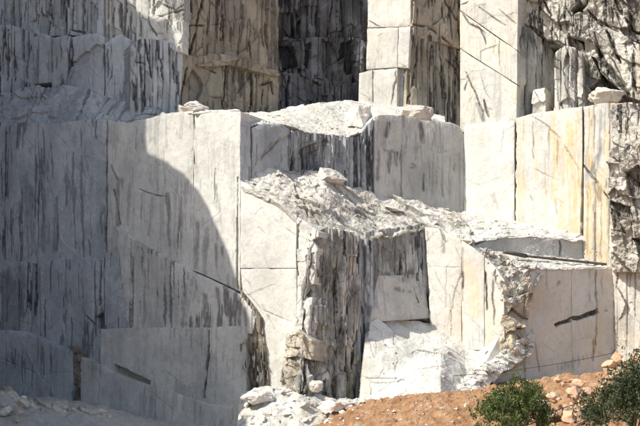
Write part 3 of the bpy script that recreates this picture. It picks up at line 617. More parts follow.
# lit face beside it
kw = dict(mat='marble', back=4, ochre_all=.4, arris=.08)
panel('marble_block', low, line([(425, 227), (440, 229), (461, 240)], L1D), line([(431, 345), (461, 345)], L1D), form=[('wave', 3, .06), ('crag', 1.6, 2.2, .08)], cracks=[([(441, 230), (446, 242)], 1.6, .15, .6), ([(426, 266), (461, 268)], .6, .05, .3)], stains=[([(428, 232), (429, 240)], 1, .4), ([(443, 232), (444, 252)], 1.5, .5)], **kw)
panel('marble_block', low, line([(461.6, 240), (470, 246), (484, 256)], off(L1D, -.06)), line([(461.6, 350), (484, 350)], off(L1D, -.06)), form=[('wave', 3, .06)], cracks=[([(462, 262), (463, 290)], 1.1, .2, .7)], stains=[([(463, 248), (463, 300)], 1.1, .55)], ochre=[([(470, 262), (475, 310)], 8, .6)], **kw)
panel('marble_block', low, line([(484.6, 257), (496, 268), (504, 280)], off(L1D, -.12)), line([(484.6, 350), (504, 350)], off(L1D, -.12)), form=[('wave', 2, .06)], cracks=[([(485, 272), (487, 310)], 1.0, .2, .7), ([(493, 278), (494, 320)], .9, .12, .6)], stains=[([(486, 274), (488, 305)], 1.2, .7), ([(493, 280), (494, 325)], 1.0, .6)], **kw)
# broken corner
panel('rock_face', low, [(472, 244, 89.4), (500, 256, 89.4), (528, 264, 89.4), (545, 268, 90)], [(498, 282, 87.6), (506, 300, 87.2), (514, 306, 87.4), (528, 300, 88.6)], 'rough', 2, step=.055, form=[('crag', .7, .7, .5), ('crag', .3, .3, .22)], dark_all=.12)
panel('rock_face', low, line([(499, 278), (512, 282), (530, 276)], lambda u: 87.5 + abs(u - 508) * .04), line([(500, 368), (512, 370), (526, 362)], lambda u: 87.3 + abs(u - 508) * .045), 'tan', 3, step=.055, form=[('shard', 2.0, .9, .75), ('crag', .6, .6, .12)], dark_all=.55, ochre_all=.5)
# shaded sawn face under the pipe
panel('marble_block', low, line([(524, 290), (530, 272), (537, 268), (550, 268), (572, 268)], L1F), line([(466, 400), (572, 400)], L1F), 'white', 4, form=[('wave', 3, .04)], ochre_all=.4,
      stains=[([(546, 270), (546, 290)], .8, .5), ([(556, 284), (560, 282)], 1.2, .5), ([(552, 288), (560, 284)], 1, .4), ([(523, 345), (524, 385)], .9, .5), ([(560, 368), (572, 364)], 4, .4)], holes=[([(553, 324), (575, 316), (575, 320), (555, 327)], .5, 1.0)], cracks=[([(532, 330), (540, 384)], .9, .06, .45)])
panel('marble_block', low, line([(572.4, 268), (590, 267), (615, 266.5)], off(L1F, -.03)), line([(572.4, 400), (615, 400)], off(L1F, -.03)), 'white', 4, form=[('wave', 3, .04)], ochre_all=.4, arris=.06,
      stains=[([(590, 268), (590, 300)], 2.2, .6), ([(596, 268), (596, 345)], 1.0, .7), ([(594, 340), (593, 360)], 1.4, .6), ([(602, 275), (602, 320)], .8, .4), ([(574, 368), (582, 358), (574, 362)], 4, .45)], ochre=[([(596, 320), (594, 355)], 2, .8)], holes=[([(572, 317), (598, 309), (599, 313), (574, 321)], .5, 1.0)], cracks=[([(603, 313), (608, 311)], .8, .08, .6)])
# right end, lit
panel('rock_face', low, line([(610, 258), (640, 252), (700, 250)], off(A2, -.2)), line([(610, 420), (700, 420)], off(A2, -.2)), 'rough', 4, step=.065, form=[('crag', 1.1, 2.2, .35), ('flute', .6, 5, .15)], ochre_all=.5, streak=.3)
# white slope of rubble at the foot
panel('white_debris_slope', low, [(367, 318, 88.9), (400, 318, 90), (430, 320, 91.0), (470, 340, 89.3), (502, 340, 88.6)],
      [(360, 402, 84.5), (400, 404, 82.5), (440, 404, 81.5), (466, 390, 85.6), (484, 380, 86.4), (506, 366, 87.6)], 'white', 1, step=.06, hair=26, form=[('wave', 4, .7), ('shard', 3.0, 1.3, .14), ('crag', .8, .5, .045), ('crag', .3, .2, .02)], arris=.02, dark_all=.22, ochre_all=.22, grey_all=.3)
panel('marble_block', low, [(370, 322, 88.0), (378, 318, 88.4), (392, 330, 88.2)], [(362, 402, 86.6), (378, 404, 85.2), (400, 408, 84.3)], 'white', 3, form=[('wave', 2, .12), ('shard', 1.6, 1.0, .10)], arris=.03)
panel('white_debris_slope', low, [(240, 392, 87.4), (270, 384, 85.8), (300, 388, 84.9), (335, 398, 85.2), (372, 396, 86)], [(235, 445, 80.5), (300, 445, 80), (372, 440, 81)], 'white', 1, step=.06, form=[('wave', 2, .4), ('crag', 1.1, .7, .22), ('crag', .35, .3, .06)], arris=.02, dark_all=.22, ochre_all=.22, grey_all=.3)

panel('white_debris_slope', low, [(458, 382, 86.2), (486, 362, 86.6), (512, 344, 87.6), (534, 334, 89.2)], [(450, 402, 83.0), (474, 396, 84.2), (498, 378, 86.2), (534, 352, 88.2)], 'white', 1, step=.055, form=[('wave', 1.5, .35), ('crag', .9, .7, .35), ('crag', .35, .3, .12)], arris=.02, dark_all=.22, ochre_all=.22, grey_all=.3)

panel('broken_rock_bank', low, [(-40, 385, 80), (8, 387, 80), (24, 396, 80.4), (60, 403, 80.8), (112, 415, 81.5)], [(-40, 445, 74), (20, 445, 74), (112, 440, 76)], 'tan', 1, step=.06, form=[('wave', 2, .5), ('shard', 1.8, .9, .45), ('crag', .6, .5, .18)], arris=.03)

# hill the quarry is cut into, and an unseen arm at left, shaped to cast the shadow
def sheet(name, pts_grid, mat, parent=None, amp=.6, seed=3):
    g = np.array(pts_grid, float)
    H, W_ = g.shape[:2]
    d = amp * fbm2(g[..., 0] * .25 + g[..., 1] * .2, g[..., 2] * .25 + g[..., 1] * .15, seed, 4)
    g[..., 1] += d; g[..., 0] += .5 * d; g[..., 2] += .3 * d
    idx = np.arange(H * W_).reshape(H, W_)
    q = np.stack([idx[:-1, :-1], idx[1:, :-1], idx[1:, 1:], idx[:-1, 1:]], -1).reshape(-1, 4)
    z = np.zeros(H * W_)
    return mesh_np(name, g.reshape(-1, 3), q, mat, parent, dict(dark=z, ochre=z, grey=z))

xs = np.linspace(-75, 75, 160); rows = []
for (y, z) in [(113, -2), (113, 20), (114, 41), (118, 46), (128, 52), (150, 60), (190, 70), (240, 72), (300, 40), (330, 0)]:
    rows.append([(x * (1 + (y - 113) / 200), y - abs(x) * .1, z) for x in xs])
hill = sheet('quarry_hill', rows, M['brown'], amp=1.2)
tag(hill, 'bare stone hill behind the quarry terraces', kind='structure')

h1 = np.array((math.cos(SUN_AZ), -math.sin(SUN_AZ)))         # across the sun
g1 = np.array((-math.sin(SUN_AZ), -math.cos(SUN_AZ)))        # towards the sun
tanE = math.tan(SUN_EL)
def ridge(u, v, Y, g):
    p = P(u, v, Y)
    return (p[0] * h1[0] + p[1] * h1[1], p[2] + (g - (p[0] * g1[0] + p[1] * g1[1])) * tanE)
G0 = -9.0
prof = [(-64.0, 29.0 + G0 * tanE), (-70.0, 31.5 + G0 * tanE), (-76.8, 33.5 + G0 * tanE)] + [ridge(*p, G0) for p in [(268, 440, 85), (262, 380, 86.6), (252, 320, 87.2), (240, 288, 88), (226, 250, 88.5), (206, 205, 89.3), (184, 172, 90.2), (163, 157, 91), (147, 151, 91.7), (146, 116, 91.8), (172, 60, 94.2), (172, 26, 95.5), (142, 16, 97), (118, -10, 97.6), (112, -60, 97.8)]]  # crest worked back from the shadow edge; low end added to shade ground
h_end, w_end = prof[-1]
prof += [(h_end - 6, w_end + 1), (h_end - 18, w_end + 2), (h_end - 40, w_end)]
ph = [p[0] for p in prof][::-1]; pw = [p[1] for p in prof][::-1]
order = np.argsort(ph)
print('ridge', [(round(a, 1), round(b, 1)) for a, b in prof])
ph = np.array(ph)[order]; pw = np.array(pw)[order]
rid = lambda h: float(fbm2(np.array([h * .9]), np.array([3.3]), 8, 4)[0])
hs = np.unique(np.r_[np.linspace(ph[0], ph[-1], 160), ph])
rows = []
for k, (gg, fz) in enumerate([(G0, 0), (G0, .25), (G0, .5), (G0, .75), (G0, 1), (G0 + 5, 1), (G0 + 9, .8), (G0 + 9, .5), (G0 + 9, 0)]):
    r = []
    for h in hs:
        top = np.interp(h, ph, pw)
        if gg > G0 and fz == 1: top = top - 0.3
        top = top + .35 * rid(h)
        xy = h * h1 + gg * g1
        r.append((xy[0], xy[1], -1 + (top + 1) * fz))
    rows.append(r)
arm = sheet('quarry_shadow_wall', rows, M['grey'], amp=.12)
tag(arm, 'unseen side arm of the quarry, shaped to shade the left terraces', kind='structure')

# ------------------------------------------------------------------ ground
def soil_material():
    m, nt, b = nodes('orange_soil')
    p = scaled_pos(nt, (1, 1, 1))
    c1 = ramp(nt, noise(nt, p, 1.2, 8, .65), [(.3, (.27, .14, .065)), (.45, (.43, .235, .115)), (.58, (.51, .305, .165)), (.72, (.63, .47, .33))])
    g = nt.nodes.new('ShaderNodeNewGeometry')
    sx = nt.nodes.new('ShaderNodeSeparateXYZ'); nt.links.new(g.outputs['Position'], sx.inputs[0])
    f = nt.nodes.new('ShaderNodeMapRange'); f.inputs['From Min'].default_value = -7; f.inputs['From Max'].default_value = -1
    nt.links.new(sx.outputs['X'], f.inputs['Value'])
    c2 = ramp(nt, noise(nt, p, 1.5, 8, .65), [(.3, (.52, .46, .40)), (.7, (.66, .60, .53))])
    col = mixc(nt, f.outputs[0], c2, c1)
    nt.links.new(col, b.inputs['Base Color'])
    b.inputs['Roughness'].default_value = .95
    bp = N(nt, 'ShaderNodeBump', Strength=1.0, Distance=.22)
    nt.links.new(noise(nt, p, 4, 10, .78), bp.inputs['Height']); nt.links.new(bp.outputs[0], b.inputs['Normal'])
    return m
M['soil'] = soil_material()

def ground_z(x, y):
    """height of the quarry floor: a bank of tipped soil under the faces, falling towards the viewer"""
    u = 320 + x * FPX / 80.0
    row = np.interp(u, [-300, 0, 30, 60, 100, 150, 250, 310, 340, 380, 410, 440, 480, 540, 600, 640, 900], [404, 403, 405, 408, 416, 430, 436, 428, 414, 405, 398, 394, 392, 384, 378, 376, 374])
    crest = CAMZ + (HOR - row) * 80 / FPX
    k = np.interp(y, [0, 20, 45, 58, 66, 72, 78, 82, 92, 110], [.15, .1, .28, .36, .5, .68, .95, 1.0, 1.0, 1.0])
    return crest * k
ys = np.r_[np.array([-3000, -800, -200, -60, -20, 0, 20, 40, 50]), np.linspace(56, 90, 240), np.array([95, 105, 120, 300, 900, 3000])]
xs = np.r_[np.array([-3000, -900, -300, -120, -60, -40]), np.linspace(-26, 30, 420), np.array([45, 70, 130, 300, 900, 3000])]
GX, GY = np.meshgrid(xs, ys)
near = sstep(60, 32, np.abs(GX)) * sstep(50, 58, GY)
GZ = ground_z(np.clip(GX, -40, 40), np.clip(GY, 0, 110)) + near * (.35 * fbm2(GX * .35, GY * .35, 5, 4) + .26 * fbm2(GX * 1.3, GY * 1.3, 9, 4) + .13 * fbm2(GX * 4.5, GY * 4.5, 19, 3))
r_, ox, oy, bd = cells(GX / .8, GY / .8, 77)
GZ += near * .45 * np.clip(r_[0] - .55, 0, 1) * np.clip(bd * 3, 0, 1)
idx = np.arange(GX.size).reshape(GX.shape)
q = np.stack([idx[:-1, :-1], idx[:-1, 1:], idx[1:, 1:], idx[1:, :-1]], -1).reshape(-1, 4)
ground = mesh_np('ground', np.stack([GX, GY, GZ], -1).reshape(-1, 3), q, M['soil'])
tag(ground, 'orange and pinkish tipped soil along the foot of the quarry', kind='structure')

def ground_at(x, y):
    return float(ground_z(np.array(x), np.array(y))) + .35 * float(fbm2(np.array([x * .35]), np.array([y * .35]), 5, 4)[0])

# ================================================================== LOOSE THINGS
def stone_material(name, cols, bump=.6):
    m, nt, b = nodes(name)
    oi = nt.nodes.new('ShaderNodeObjectInfo')
    c = ramp(nt, oi.outputs['Random'], cols)
    p = scaled_pos(nt, (1, 1, 1))
    c = mixc(nt, .6, c, ramp(nt, noise(nt, p, 3, 8, .7), [(.3, (.55, .52, .48)), (.55, (1, 1, 1))]), 'MULTIPLY')
    nt.links.new(c, b.inputs['Base Color'])
    b.inputs['Roughness'].default_value = .9
    bp = N(nt, 'ShaderNodeBump', Strength=bump, Distance=.05)
    nt.links.new(noise(nt, p, 7, 8, .7), bp.inputs['Height']); nt.links.new(bp.outputs[0], b.inputs['Normal'])
    return m
M['stone_white'] = stone_material('stone_white', [(0, (.78, .74, .66)), (.6, (.68, .63, .55)), (1, (.50, .45, .38))])
M['stone_pink'] = stone_material('stone_pink', [(0, (.48, .30, .18)), (.5, (.58, .41, .28)), (.8, (.40, .22, .12)), (1, (.64, .50, .37))])
M['stone_tan'] = stone_material('stone_tan', [(0, (.58, .50, .38)), (1, (.52, .44, .33))])

def rock_mesh(name, mat, seed, n=16, sub=0, flat=(1, 1, 1)):
    rr = random.Random(seed)
    bm = bmesh.new()
    for i in range(n):
        z = rr.uniform(-1, 1); t = rr.uniform(0, 2 * math.pi); k = rr.uniform(.75, 1.0)
        s = math.sqrt(1 - z * z)
        bm.verts.new((s * math.cos(t) * k * flat[0], s * math.sin(t) * k * flat[1], z * k * flat[2]))
    res = bmesh.ops.convex_hull(bm, input=bm.verts)
    bmesh.ops.delete(bm, geom=[v for v in bm.verts if not v.link_faces], context='VERTS')
    if sub:
        bmesh.ops.subdivide_edges(bm, edges=bm.edges, cuts=sub, use_grid_fill=True)
        bmesh.ops.triangulate(bm, faces=bm.faces)
        for _ in range(1 if sub > 2 else 0): bmesh.ops.smooth_vert(bm, verts=bm.verts, factor=.5, use_axis_x=True, use_axis_y=True, use_axis_z=True)
        co = np.array([v.co for v in bm.verts])
        nz_ = fbm2(co[:, 0] * 2.1 + seed, co[:, 1] * 1.7 + co[:, 2] * 1.9, seed, 4)
        nz_ = nz_ + .55 * fbm2(co[:, 0] * 4.7 + 9, co[:, 1] * 4.7 - co[:, 2] * 4.1, seed + 2, 4)
        nz2_ = fbm2(co[:, 0] * 6 + seed, co[:, 1] * 6 + co[:, 2] * 6, seed + 4, 3)
        for v, k, k2 in zip(bm.verts, nz_, nz2_): v.co *= 1 + .22 * k + .07 * k2
    bmesh.ops.recalc_face_normals(bm, faces=bm.faces)
    me = bpy.data.meshes.new(name); bm.to_mesh(me); bm.free()
    me.materials.append(mat)
    return me

def place_rock(name, me, loc, size, label, cat, group=None, rot=None):
    o = link(bpy.data.objects.new(name, me))
    o.location = loc
    o.scale = size if hasattr(size, '__len__') else (size,) * 3
    o.rotation_euler = rot or (random.uniform(0, 6), random.uniform(0, 6), random.uniform(0, 6))
    return tag(o, label, cat, group)

# surface finder: drop stones onto what has been built
bpy.context.view_layer.update()
dg = bpy.context.evaluated_depsgraph_get()
def hit(u, v):
    d = (Vector(P(u, v, 50)) - cam.location).normalized()
    ok, loc, nrm, _, ob, _ = scene.ray_cast(dg, cam.location, d)
    return (loc, nrm, ob) if ok else (None, None, None)

# boulders with a look of their own
def boulder(u, v, rx, ry, mat, seed, label, depth=None, n=14, rz=0.):
    loc, nrm, ob = hit(u, v + ry * .8)
    Y = loc.y - .1 if depth is None else depth
    px = Y / FPX
    me = rock_mesh('boulder', M[mat], seed, n, 7)
    c = P(u, v, Y)
    return place_rock('boulder', me, c, (rx * px, (rx + ry) * .5 * px, ry * px), label, 'boulder', rot=(0, 0, rz))
boulder(193, 108, 16, 9, 'stone_white', 31, 'pale blocky boulder on the crest at the top of the sunlit wall', 90.6, n=12, rz=.4)
boulder(360, 117, 17, 17, 'stone_white', 37, 'large white broken boulder on the heap beside the lit pillar', 95.5, n=12, rz=.8)
boulder(417, 115, 24, 12, 'stone_white', 41, 'wide rounded boulder on the crest of the shaded grey block', 98.2, n=15)
boulder(606, 95, 22, 14, 'stone_white', 43, 'rounded cream boulder on the ledge below the broken rock', 95.6, n=15)
boulder(316, 386, 8, 8, 'stone_white', 59, 'grey-white round boulder at the foot of the fluted recess', 83.6, n=18)
boulder(258, 398, 20, 11, 'stone_white', 61, 'flat white boulder at the foot of the sunlit face', 84.2, n=14)
boulder(330, 406, 18, 8, 'stone_white', 67, 'long low white boulder above the orange soil', 82.6, n=14)
boulder(380, 404, 5, 7, 'stone_pink', 71, 'small brown upright stone on the edge of the orange soil', 80.4, n=14)
boulder(330, 178, 20, 15, 'stone_white', 73, 'big split boulder on the rubble against the shaded back wall', 91.6, n=12, rz=.9)
boulder(397, 207, 22, 6, 'stone_white', 79, 'flat grey slab lying on the rubble ledge under the spotted block', 94.0, n=12)

# broken stone by zones: individuals, dropped on the surface
protos = {m: [rock_mesh('stone', M[m], 200 + i, 11 + i % 5, 1) for i in range(8)] for m in ('stone_white', 'stone_pink')}
def scatter(count, poly, smin, smax, mat, name, label, group, seed):
    rr = random.Random(seed)
    us = [p[0] for p in poly]; vs = [p[1] for p in poly]; done = 0; tries = 0
    while done < count and tries < count * 8:
        tries += 1
        u = rr.uniform(min(us), max(us)); v = rr.uniform(min(vs), max(vs))
        if not inside(np.array([u]), np.array([v]), poly)[0]: continue
        loc, nrm, ob = hit(u, v)
        if loc is None or nrm.z < .22: continue
        s = smin + (smax - smin) * rr.random() ** 2.5
        place_rock(name, rr.choice(protos[mat]), loc + nrm * s * .15 if nrm.z > 0 else loc, (s * rr.uniform(.7, 1.3), s * rr.uniform(.7, 1.2), s * rr.uniform(.5, .9)), label, 'stone', group, (rr.uniform(-.5, .5), rr.uniform(-.5, .5), rr.uniform(0, 6)))
        done += 1
scatter(44, [(246, 178), (300, 178), (345, 190), (420, 212), (464, 220), (462, 236), (425, 226), (370, 236), (330, 228), (300, 215), (275, 198)], .10, .46, 'stone_white', 'marble_chunk', 'broken white marble chunk in the rubble on the middle ledge', 'rubble on the middle ledge', 1)
scatter(26, [(385, 330), (440, 328), (500, 340), (515, 345), (470, 380), (440, 396), (380, 396)], .06, .28, 'stone_white', 'marble_chunk', 'white marble chunk on the bright slope under the recess', 'stones on the white slope', 2)
scatter(24, [(485, 248), (530, 266), (520, 276), (500, 272)], .10, .36, 'stone_white', 'marble_chunk', 'pale marble chunk on the broken corner beside the shaded sawn face', 'stones on the broken corner', 3)
scatter(45, [(245, 392), (340, 396), (370, 402), (330, 424), (245, 426)], .10, .5, 'stone_white', 'marble_chunk', 'white marble chunk at the foot of the sunlit face', 'stones at the wall foot', 4)
scatter(18, [(470, 216), (585, 237), (590, 240), (500, 236)], .06, .2, 'stone_white', 'marble_chunk', 'small white marble chunk on the ledge above the steel pipe', 'stones above the pipe', 5)
scatter(28, [(200, 108), (250, 114), (330, 106), (372, 106), (372, 128), (320, 130), (250, 122)], .08, .3, 'stone_white', 'marble_chunk', 'white marble chunk on the sunlit heap below the brown wall', 'stones on the upper heap', 6)
def gravel(name, poly, count, smin, smax, mat, label, seed):
    rr = random.Random(seed); rg = np.random.default_rng(seed)
    us = [p[0] for p in poly]; vs = [p[1] for p in poly]; V_ = []; F_ = []
    for _ in range(count):
        u = rr.uniform(min(us), max(us)); v = rr.uniform(min(vs), max(vs))
        if not inside(np.array([u]), np.array([v]), poly)[0]: continue
        loc, nrm, ob = hit(u, v)
        if loc is None: continue
        s = smin + (smax - smin) * rr.random() ** 2
        k = rg.normal(size=(6, 3)) * .25 + np.array([(1, 0, 0), (-1, 0, 0), (0, 1, 0), (0, -1, 0), (0, 0, 1), (0, 0, -1)])
        k = k * s * np.array([rr.uniform(.6, 1.4), rr.uniform(.6, 1.4), rr.uniform(.5, 1.)]) + np.array(loc)
        b0 = len(V_) * 6; V_.append(k)
        F_ += [(b0 + i, b0 + j, b0 + w) for i, j, w in ((0, 2, 4), (2, 1, 4), (1, 3, 4), (3, 0, 4), (2, 0, 5), (1, 2, 5), (3, 1, 5), (0, 3, 5))]
    o = mesh_np(name, np.concatenate(V_), np.array(F_), M[mat])
    return tag(o, label, 'gravel', kind='stuff')
gravel('marble_gravel', [(243, 176), (300, 176), (345, 187), (420, 208), (466, 215), (470, 240), (425, 228), (370, 238), (330, 230), (300, 217), (275, 198)], 160, .02, .06, 'stone_white', 'fine broken marble gravel on the middle ledge', 21)
gravel('marble_gravel', [(376, 322), (440, 324), (525, 335), (470, 385), (440, 400), (370, 400)], 220, .02, .06, 'stone_white', 'fine white gravel on the bright slope', 22)
gravel('marble_gravel', [(466, 214), (590, 238), (610, 264), (530, 268), (515, 320), (490, 262), (470, 240)], 900, .025, .10, 'stone_white', 'fine white gravel on the ledge around the pipe', 23)
gravel('marble_gravel', [(190, 106), (330, 104), (440, 116), (375, 122), (340, 136), (250, 124)], 500, .025, .10, 'stone_white', 'fine white gravel on the upper heap', 24)
gravel('marble_gravel', [(240, 390), (300, 388), (372, 398), (420, 402), (480, 394), (480, 426), (240, 426)], 220, .02, .14, 'stone_white', 'fine pale gravel at the foot of the wall and over the soil', 25)
scatter(34, [(460, 384), (480, 364), (522, 336), (532, 342), (492, 376), (468, 394)], .08, .3, 'stone_white', 'marble_chunk', 'white marble chunk where the bright slope meets the shaded sawn face', 'stones along the shaded face', 7)
# pile of pinkish stones at the lower right: stacked from the ground up
def pile(cu, half_u, v_top, v_bot, Y, count, smin, smax, label, group, seed, kind='stone_pink', name='pink_stone'):
    rr = random.Random(seed)
    px = Y / FPX
    for i in range(count):
        k = rr.random() ** .7
        v = v_top + (v_bot - v_top) * k
        u = cu + rr.uniform(-1, 1) * half_u * (.55 + .5 * k)
        y = Y - k * 3.0 + rr.uniform(-.5, .5)
        s = smin + (smax - smin) * rr.random() ** 1.6
        place_rock(name, rr.choice(protos[kind]), P(u, v, y), (s * rr.uniform(.8, 1.3), s, s * rr.uniform(.6, .95)), label, 'stone', group, (rr.uniform(-.5, .5), rr.uniform(-.5, .5), rr.uniform(0, 6)))
pile(572, 44, 379, 436, 71.6, 150, .2, .58, 'pinkish orange stone in the heap between the two shrubs', 'heap of pink stones', 11)
pile(628, 26, 348, 400, 76, 70, .2, .65, 'pinkish orange stone heaped below the right end of the wall', 'pink stones at the right end', 12)
pile(8, 30, 392, 440, 75.6, 16, .2, .6, 'pale stone heaped in the lower left corner', 'pale stones in the lower left', 13, 'stone_white', 'marble_chunk')

# earth core under the two right-hand heaps, so no stone floats
def mound(cu, half_u, v_top, Y, name, label):
    c = P(cu, v_top, Y); rx = half_u * Y / FPX
    n1, n2 = 28, 60
    vv = []
    for i in range(n1):
        r = i / (n1 - 1)
        for j in range(n2):
            a = 2 * math.pi * j / n2
            x = c[0] + r * rx * 1.5 * math.cos(a); y = c[1] + 0.4 + r * 5 * math.sin(a)
            z = c[2] - .35 - (c[2] + .5) * (r ** 1.3)
            vv.append((x, y, z))
    vv = np.array(vv); vv[:, 2] += .3 * fbm2(vv[:, 0] * .9, vv[:, 1] * .9, 31, 4)
    q = [[i * n2 + j, i * n2 + (j + 1) % n2, (i + 1) * n2 + (j + 1) % n2, (i + 1) * n2 + j] for i in range(n1 - 1) for j in range(n2)]
    o = mesh_np(name, vv, np.array(q), M['soil'])
    tag(o, label, kind='structure')
mound(572, 50, 386, 72.4, 'earth_mound', 'orange earth under the heap of pink stones')
mound(634, 40, 350, 76, 'earth_mound', 'orange earth under the stones at the right end')
mound(2, 46, 389, 76, 'earth_mound', 'pale earth under the stones in the lower left')

# ------------------------------------------------------------------ steel pipe and cables
def metal_material(name, col, rough, metal):
    m, nt, b = nodes(name)
    p = scaled_pos(nt, (1, 1, 1))
    c = ramp(nt, noise(nt, p, 4, 6), [(.35, tuple(x * .6 for x in col)), (.65, col)])
    nt.links.new(c, b.inputs['Base Color'])
    b.inputs['Roughness'].default_value = rough; b.inputs['Metallic'].default_value = metal
    return m
M['steel'] = metal_material('rusty_steel', (.16, .14, .12), .7, .3)
M['rubber'] = metal_material('black_rubber', (.05, .05, .05), .6, 0)

def tube(name, pts, radii, mat, parent=None, seg=10):
    bm = bmesh.new()
    pts = [Vector(p) for p in pts]
    rings = []
    for i, p in enumerate(pts):
        d = (pts[min(i + 1, len(pts) - 1)] - pts[max(i - 1, 0)]).normalized()
        a = d.orthogonal().normalized() if abs(d.z) > .9 else d.cross(Vector((0, 0, 1))).normalized()
        b = d.cross(a).normalized()
        r = radii[i] if hasattr(radii, '__len__') else radii
        rings.append([bm.verts.new(p + a * r * math.cos(2 * math.pi * k / seg) + b * r * math.sin(2 * math.pi * k / seg)) for k in range(seg)])
    for r0, r1 in zip(rings[:-1], rings[1:]):
        for k in range(seg): bm.faces.new((r0[k], r0[(k + 1) % seg], r1[(k + 1) % seg], r1[k]))
    bm.faces.new(rings[0][::-1]); bm.faces.new(rings[-1])
    bmesh.ops.recalc_face_normals(bm, faces=bm.faces)
    me = bpy.data.meshes.new(name); bm.to_mesh(me); bm.free()
    for pl in me.polygons: pl.use_smooth = True
    me.materials.append(mat)
    return link(bpy.data.objects.new(name, me), parent)

pr = empty('steel_pipe')
tag(pr, 'long dark steel pipe lying along the ledge above the shaded sawn face', 'pipe')
A_, B_, C_ = P(504, 251.5, 89.6), P(526, 256, 90.6), P(608, 264.5, 93.9)
tube('pipe_end', [A_, (A_ * .5 + B_ * .5), B_], .16, M['steel'], pr)
tube('pipe_body', [B_ * (1 - t) + C_ * t for t in np.linspace(0, 1, 12)], .10, M['steel'], pr)
tube('coupling', [P(550, 258.3, 91.55), P(555, 258.9, 91.75)], .135, M['steel'], pr)
tube('coupling', [P(585, 262, 93.0), P(588, 262.3, 93.1)], .135, M['steel'], pr)
pr.location = A_
for ch in pr.children: ch.location = -A_

def sag(p0, p1, drop, n=24):
    return [np.array(p0) * (1 - t) + np.array(p1) * t - np.array((0, 0, drop * 4 * t * (1 - t))) for t in np.linspace(0, 1, n)]
c1 = tube('cable', sag(P(366, 378, 84.0), P(618, 352, 88), .55), .022, M['rubber'], seg=6)
tag(c1, 'thin dark cable strung across the foot of the white slope', 'cable')
c2 = tube('cable', sag(P(500, 424, 62), P(665, 366, 62), .35), .028, M['rubber'], seg=6)
tag(c2, 'black cable strung in front of the heap of pink stones', 'cable')

# ------------------------------------------------------------------ shrubs
def leaf_material(name, c0, c1):
    m, nt, b = nodes(name)
    p = scaled_pos(nt, (1, 1, 1))
    gi = N(nt, 'ShaderNodeAttribute', attribute_name='tint')
    c = ramp(nt, gi.outputs['Fac'], [(0, c0), (1, c1)])
    nt.links.new(c, b.inputs['Base Color'])
    b.inputs['Roughness'].default_value = .6
    tr = nt.nodes.new('ShaderNodeBsdfTranslucent'); nt.links.new(c, tr.inputs['Color'])
    ms = nt.nodes.new('ShaderNodeMixShader'); ms.inputs[0].default_value = .25
    nt.links.new(b.outputs[0], ms.inputs[1]); nt.links.new(tr.outputs[0], ms.inputs[2])
    nt.links.new(ms.outputs[0], nt.nodes['Material Output'].inputs['Surface'])
    return m
M['leaf'] = leaf_material('leaf_green', (.03, .055, .014), (.15, .19, .05))
M['leaf_dark'] = leaf_material('leaf_dark_green', (.024, .038, .016), (.085, .11, .04))
M['bark'] = metal_material('bark', (.10, .075, .055), .9, 0)

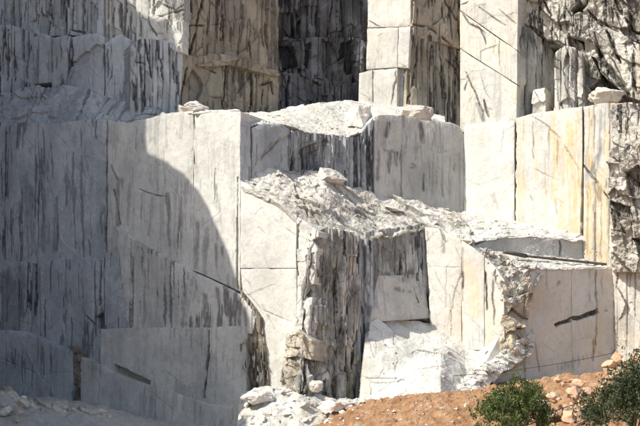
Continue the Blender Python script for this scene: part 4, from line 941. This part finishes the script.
def shrub(name, label, base, height, spread, leaf_mat, seed, leaves=9000, clumps=46, lsize=.075, bare=0):
    rr = random.Random(seed); rg = np.random.default_rng(seed)
    root = empty(name, base)
    tag(root, label, 'shrub', 'shrubs in front of the quarry')
    tips = []
    for i in range(clumps):
        a = rr.uniform(0, 2 * math.pi); e = rr.random() ** .55
        hgt = height * (.25 + .72 * (1 - .55 * e * e) * rr.uniform(.45, 1.0))
        tips.append(Vector((math.cos(a) * spread * e, math.sin(a) * spread * e, hgt)))
    # stem with limbs
    bm_pts = [Vector((0, 0, -.6)), Vector((.03, 0, height * .15)), Vector((.0, .05, height * .45)), Vector((.06, 0, height * .8))]
    st = tube('trunk', bm_pts, [.11, .09, .06, .02], M['bark'], root, 8)
    for tp_ in tips[:14]:
        s0 = Vector((0, 0, height * rr.uniform(.05, .4)))
        tube('limb', [s0, s0.lerp(tp_, .5) + Vector((rr.uniform(-.1, .1), rr.uniform(-.1, .1), -.08)), tp_], [.045, .03, .01], M['bark'], root, 5)
    for k in range(bare):
        a = rr.uniform(-.9, 1.2); s0 = tips[k % len(tips)]
        L = rr.uniform(.5, 1.0)
        tube('bare_twig', [s0, s0 + Vector((math.sin(a) * L * .4, 0, L * .5)), s0 + Vector((math.sin(a) * L, 0, L * .7))], [.014, .01, .006], M['bark'], root, 5)
    # crown: small leaves gathered on upright sprays
    cc = []; tint = []
    for tp_ in tips:
        nspr = 9
        for _ in range(nspr):
            d = Vector((rr.gauss(0, .45), rr.gauss(0, .45), rr.uniform(.2, 1.0))).normalized()
            L = rr.uniform(.18, .5) * spread / 1.2
            o0 = tp_ + Vector((rr.gauss(0, .13), rr.gauss(0, .13), rr.gauss(-.1, .13))) * spread
            nl = max(3, leaves // (clumps * nspr))
            tt = rr.uniform(0, 1)
            for j in range(nl):
                t_ = rr.random()
                cc.append(o0 + d * L * t_ + Vector((rr.gauss(0, .045), rr.gauss(0, .045), rr.gauss(0, .045)))); tint.append(np.clip(tt * .5 + rr.random() * .5, 0, 1))
    c = np.array(cc); n_ = len(c)
    dirs = rg.normal(size=(n_, 3)); dirs[:, 2] = np.abs(dirs[:, 2]) + .3; dirs /= np.linalg.norm(dirs, axis=1)[:, None]
    side = np.cross(dirs, rg.normal(size=(n_, 3))); side /= np.linalg.norm(side, axis=1)[:, None]
    ls = lsize * rg.uniform(.6, 1.3, (n_, 1))
    vv = np.stack([c, c + dirs * ls + side * ls * .38, c + dirs * ls * 2.0, c + dirs * ls - side * ls * .38], 1).reshape(-1, 3)
    q = np.arange(n_ * 4).reshape(-1, 4)
    o = mesh_np('crown', vv, q, leaf_mat, root, dict(tint=np.repeat(tint, 4)))
    return root
p = P(513, 440, 56)
shrub('leafy_shrub', 'bright green bushy shrub in front of the orange soil', (p[0], p[1], 2.3), 3.95, 1.55, M['leaf'], 5, leaves=13000, clumps=70)
p = P(632, 440, 54)
shrub('leafy_shrub', 'darker green straggly shrub in the lower right corner', (p[0], p[1], 2.2), 4.7, 2.05, M['leaf_dark'], 9, leaves=17000, clumps=84, bare=10)
p = P(556, 455, 55)
shrub('leafy_shrub', 'low dark shrub between the two larger shrubs', (p[0], p[1], 1.7), 1.7, .7, M['leaf_dark'], 15, leaves=3500, clumps=24)
print('TRIS', TRIS[0])
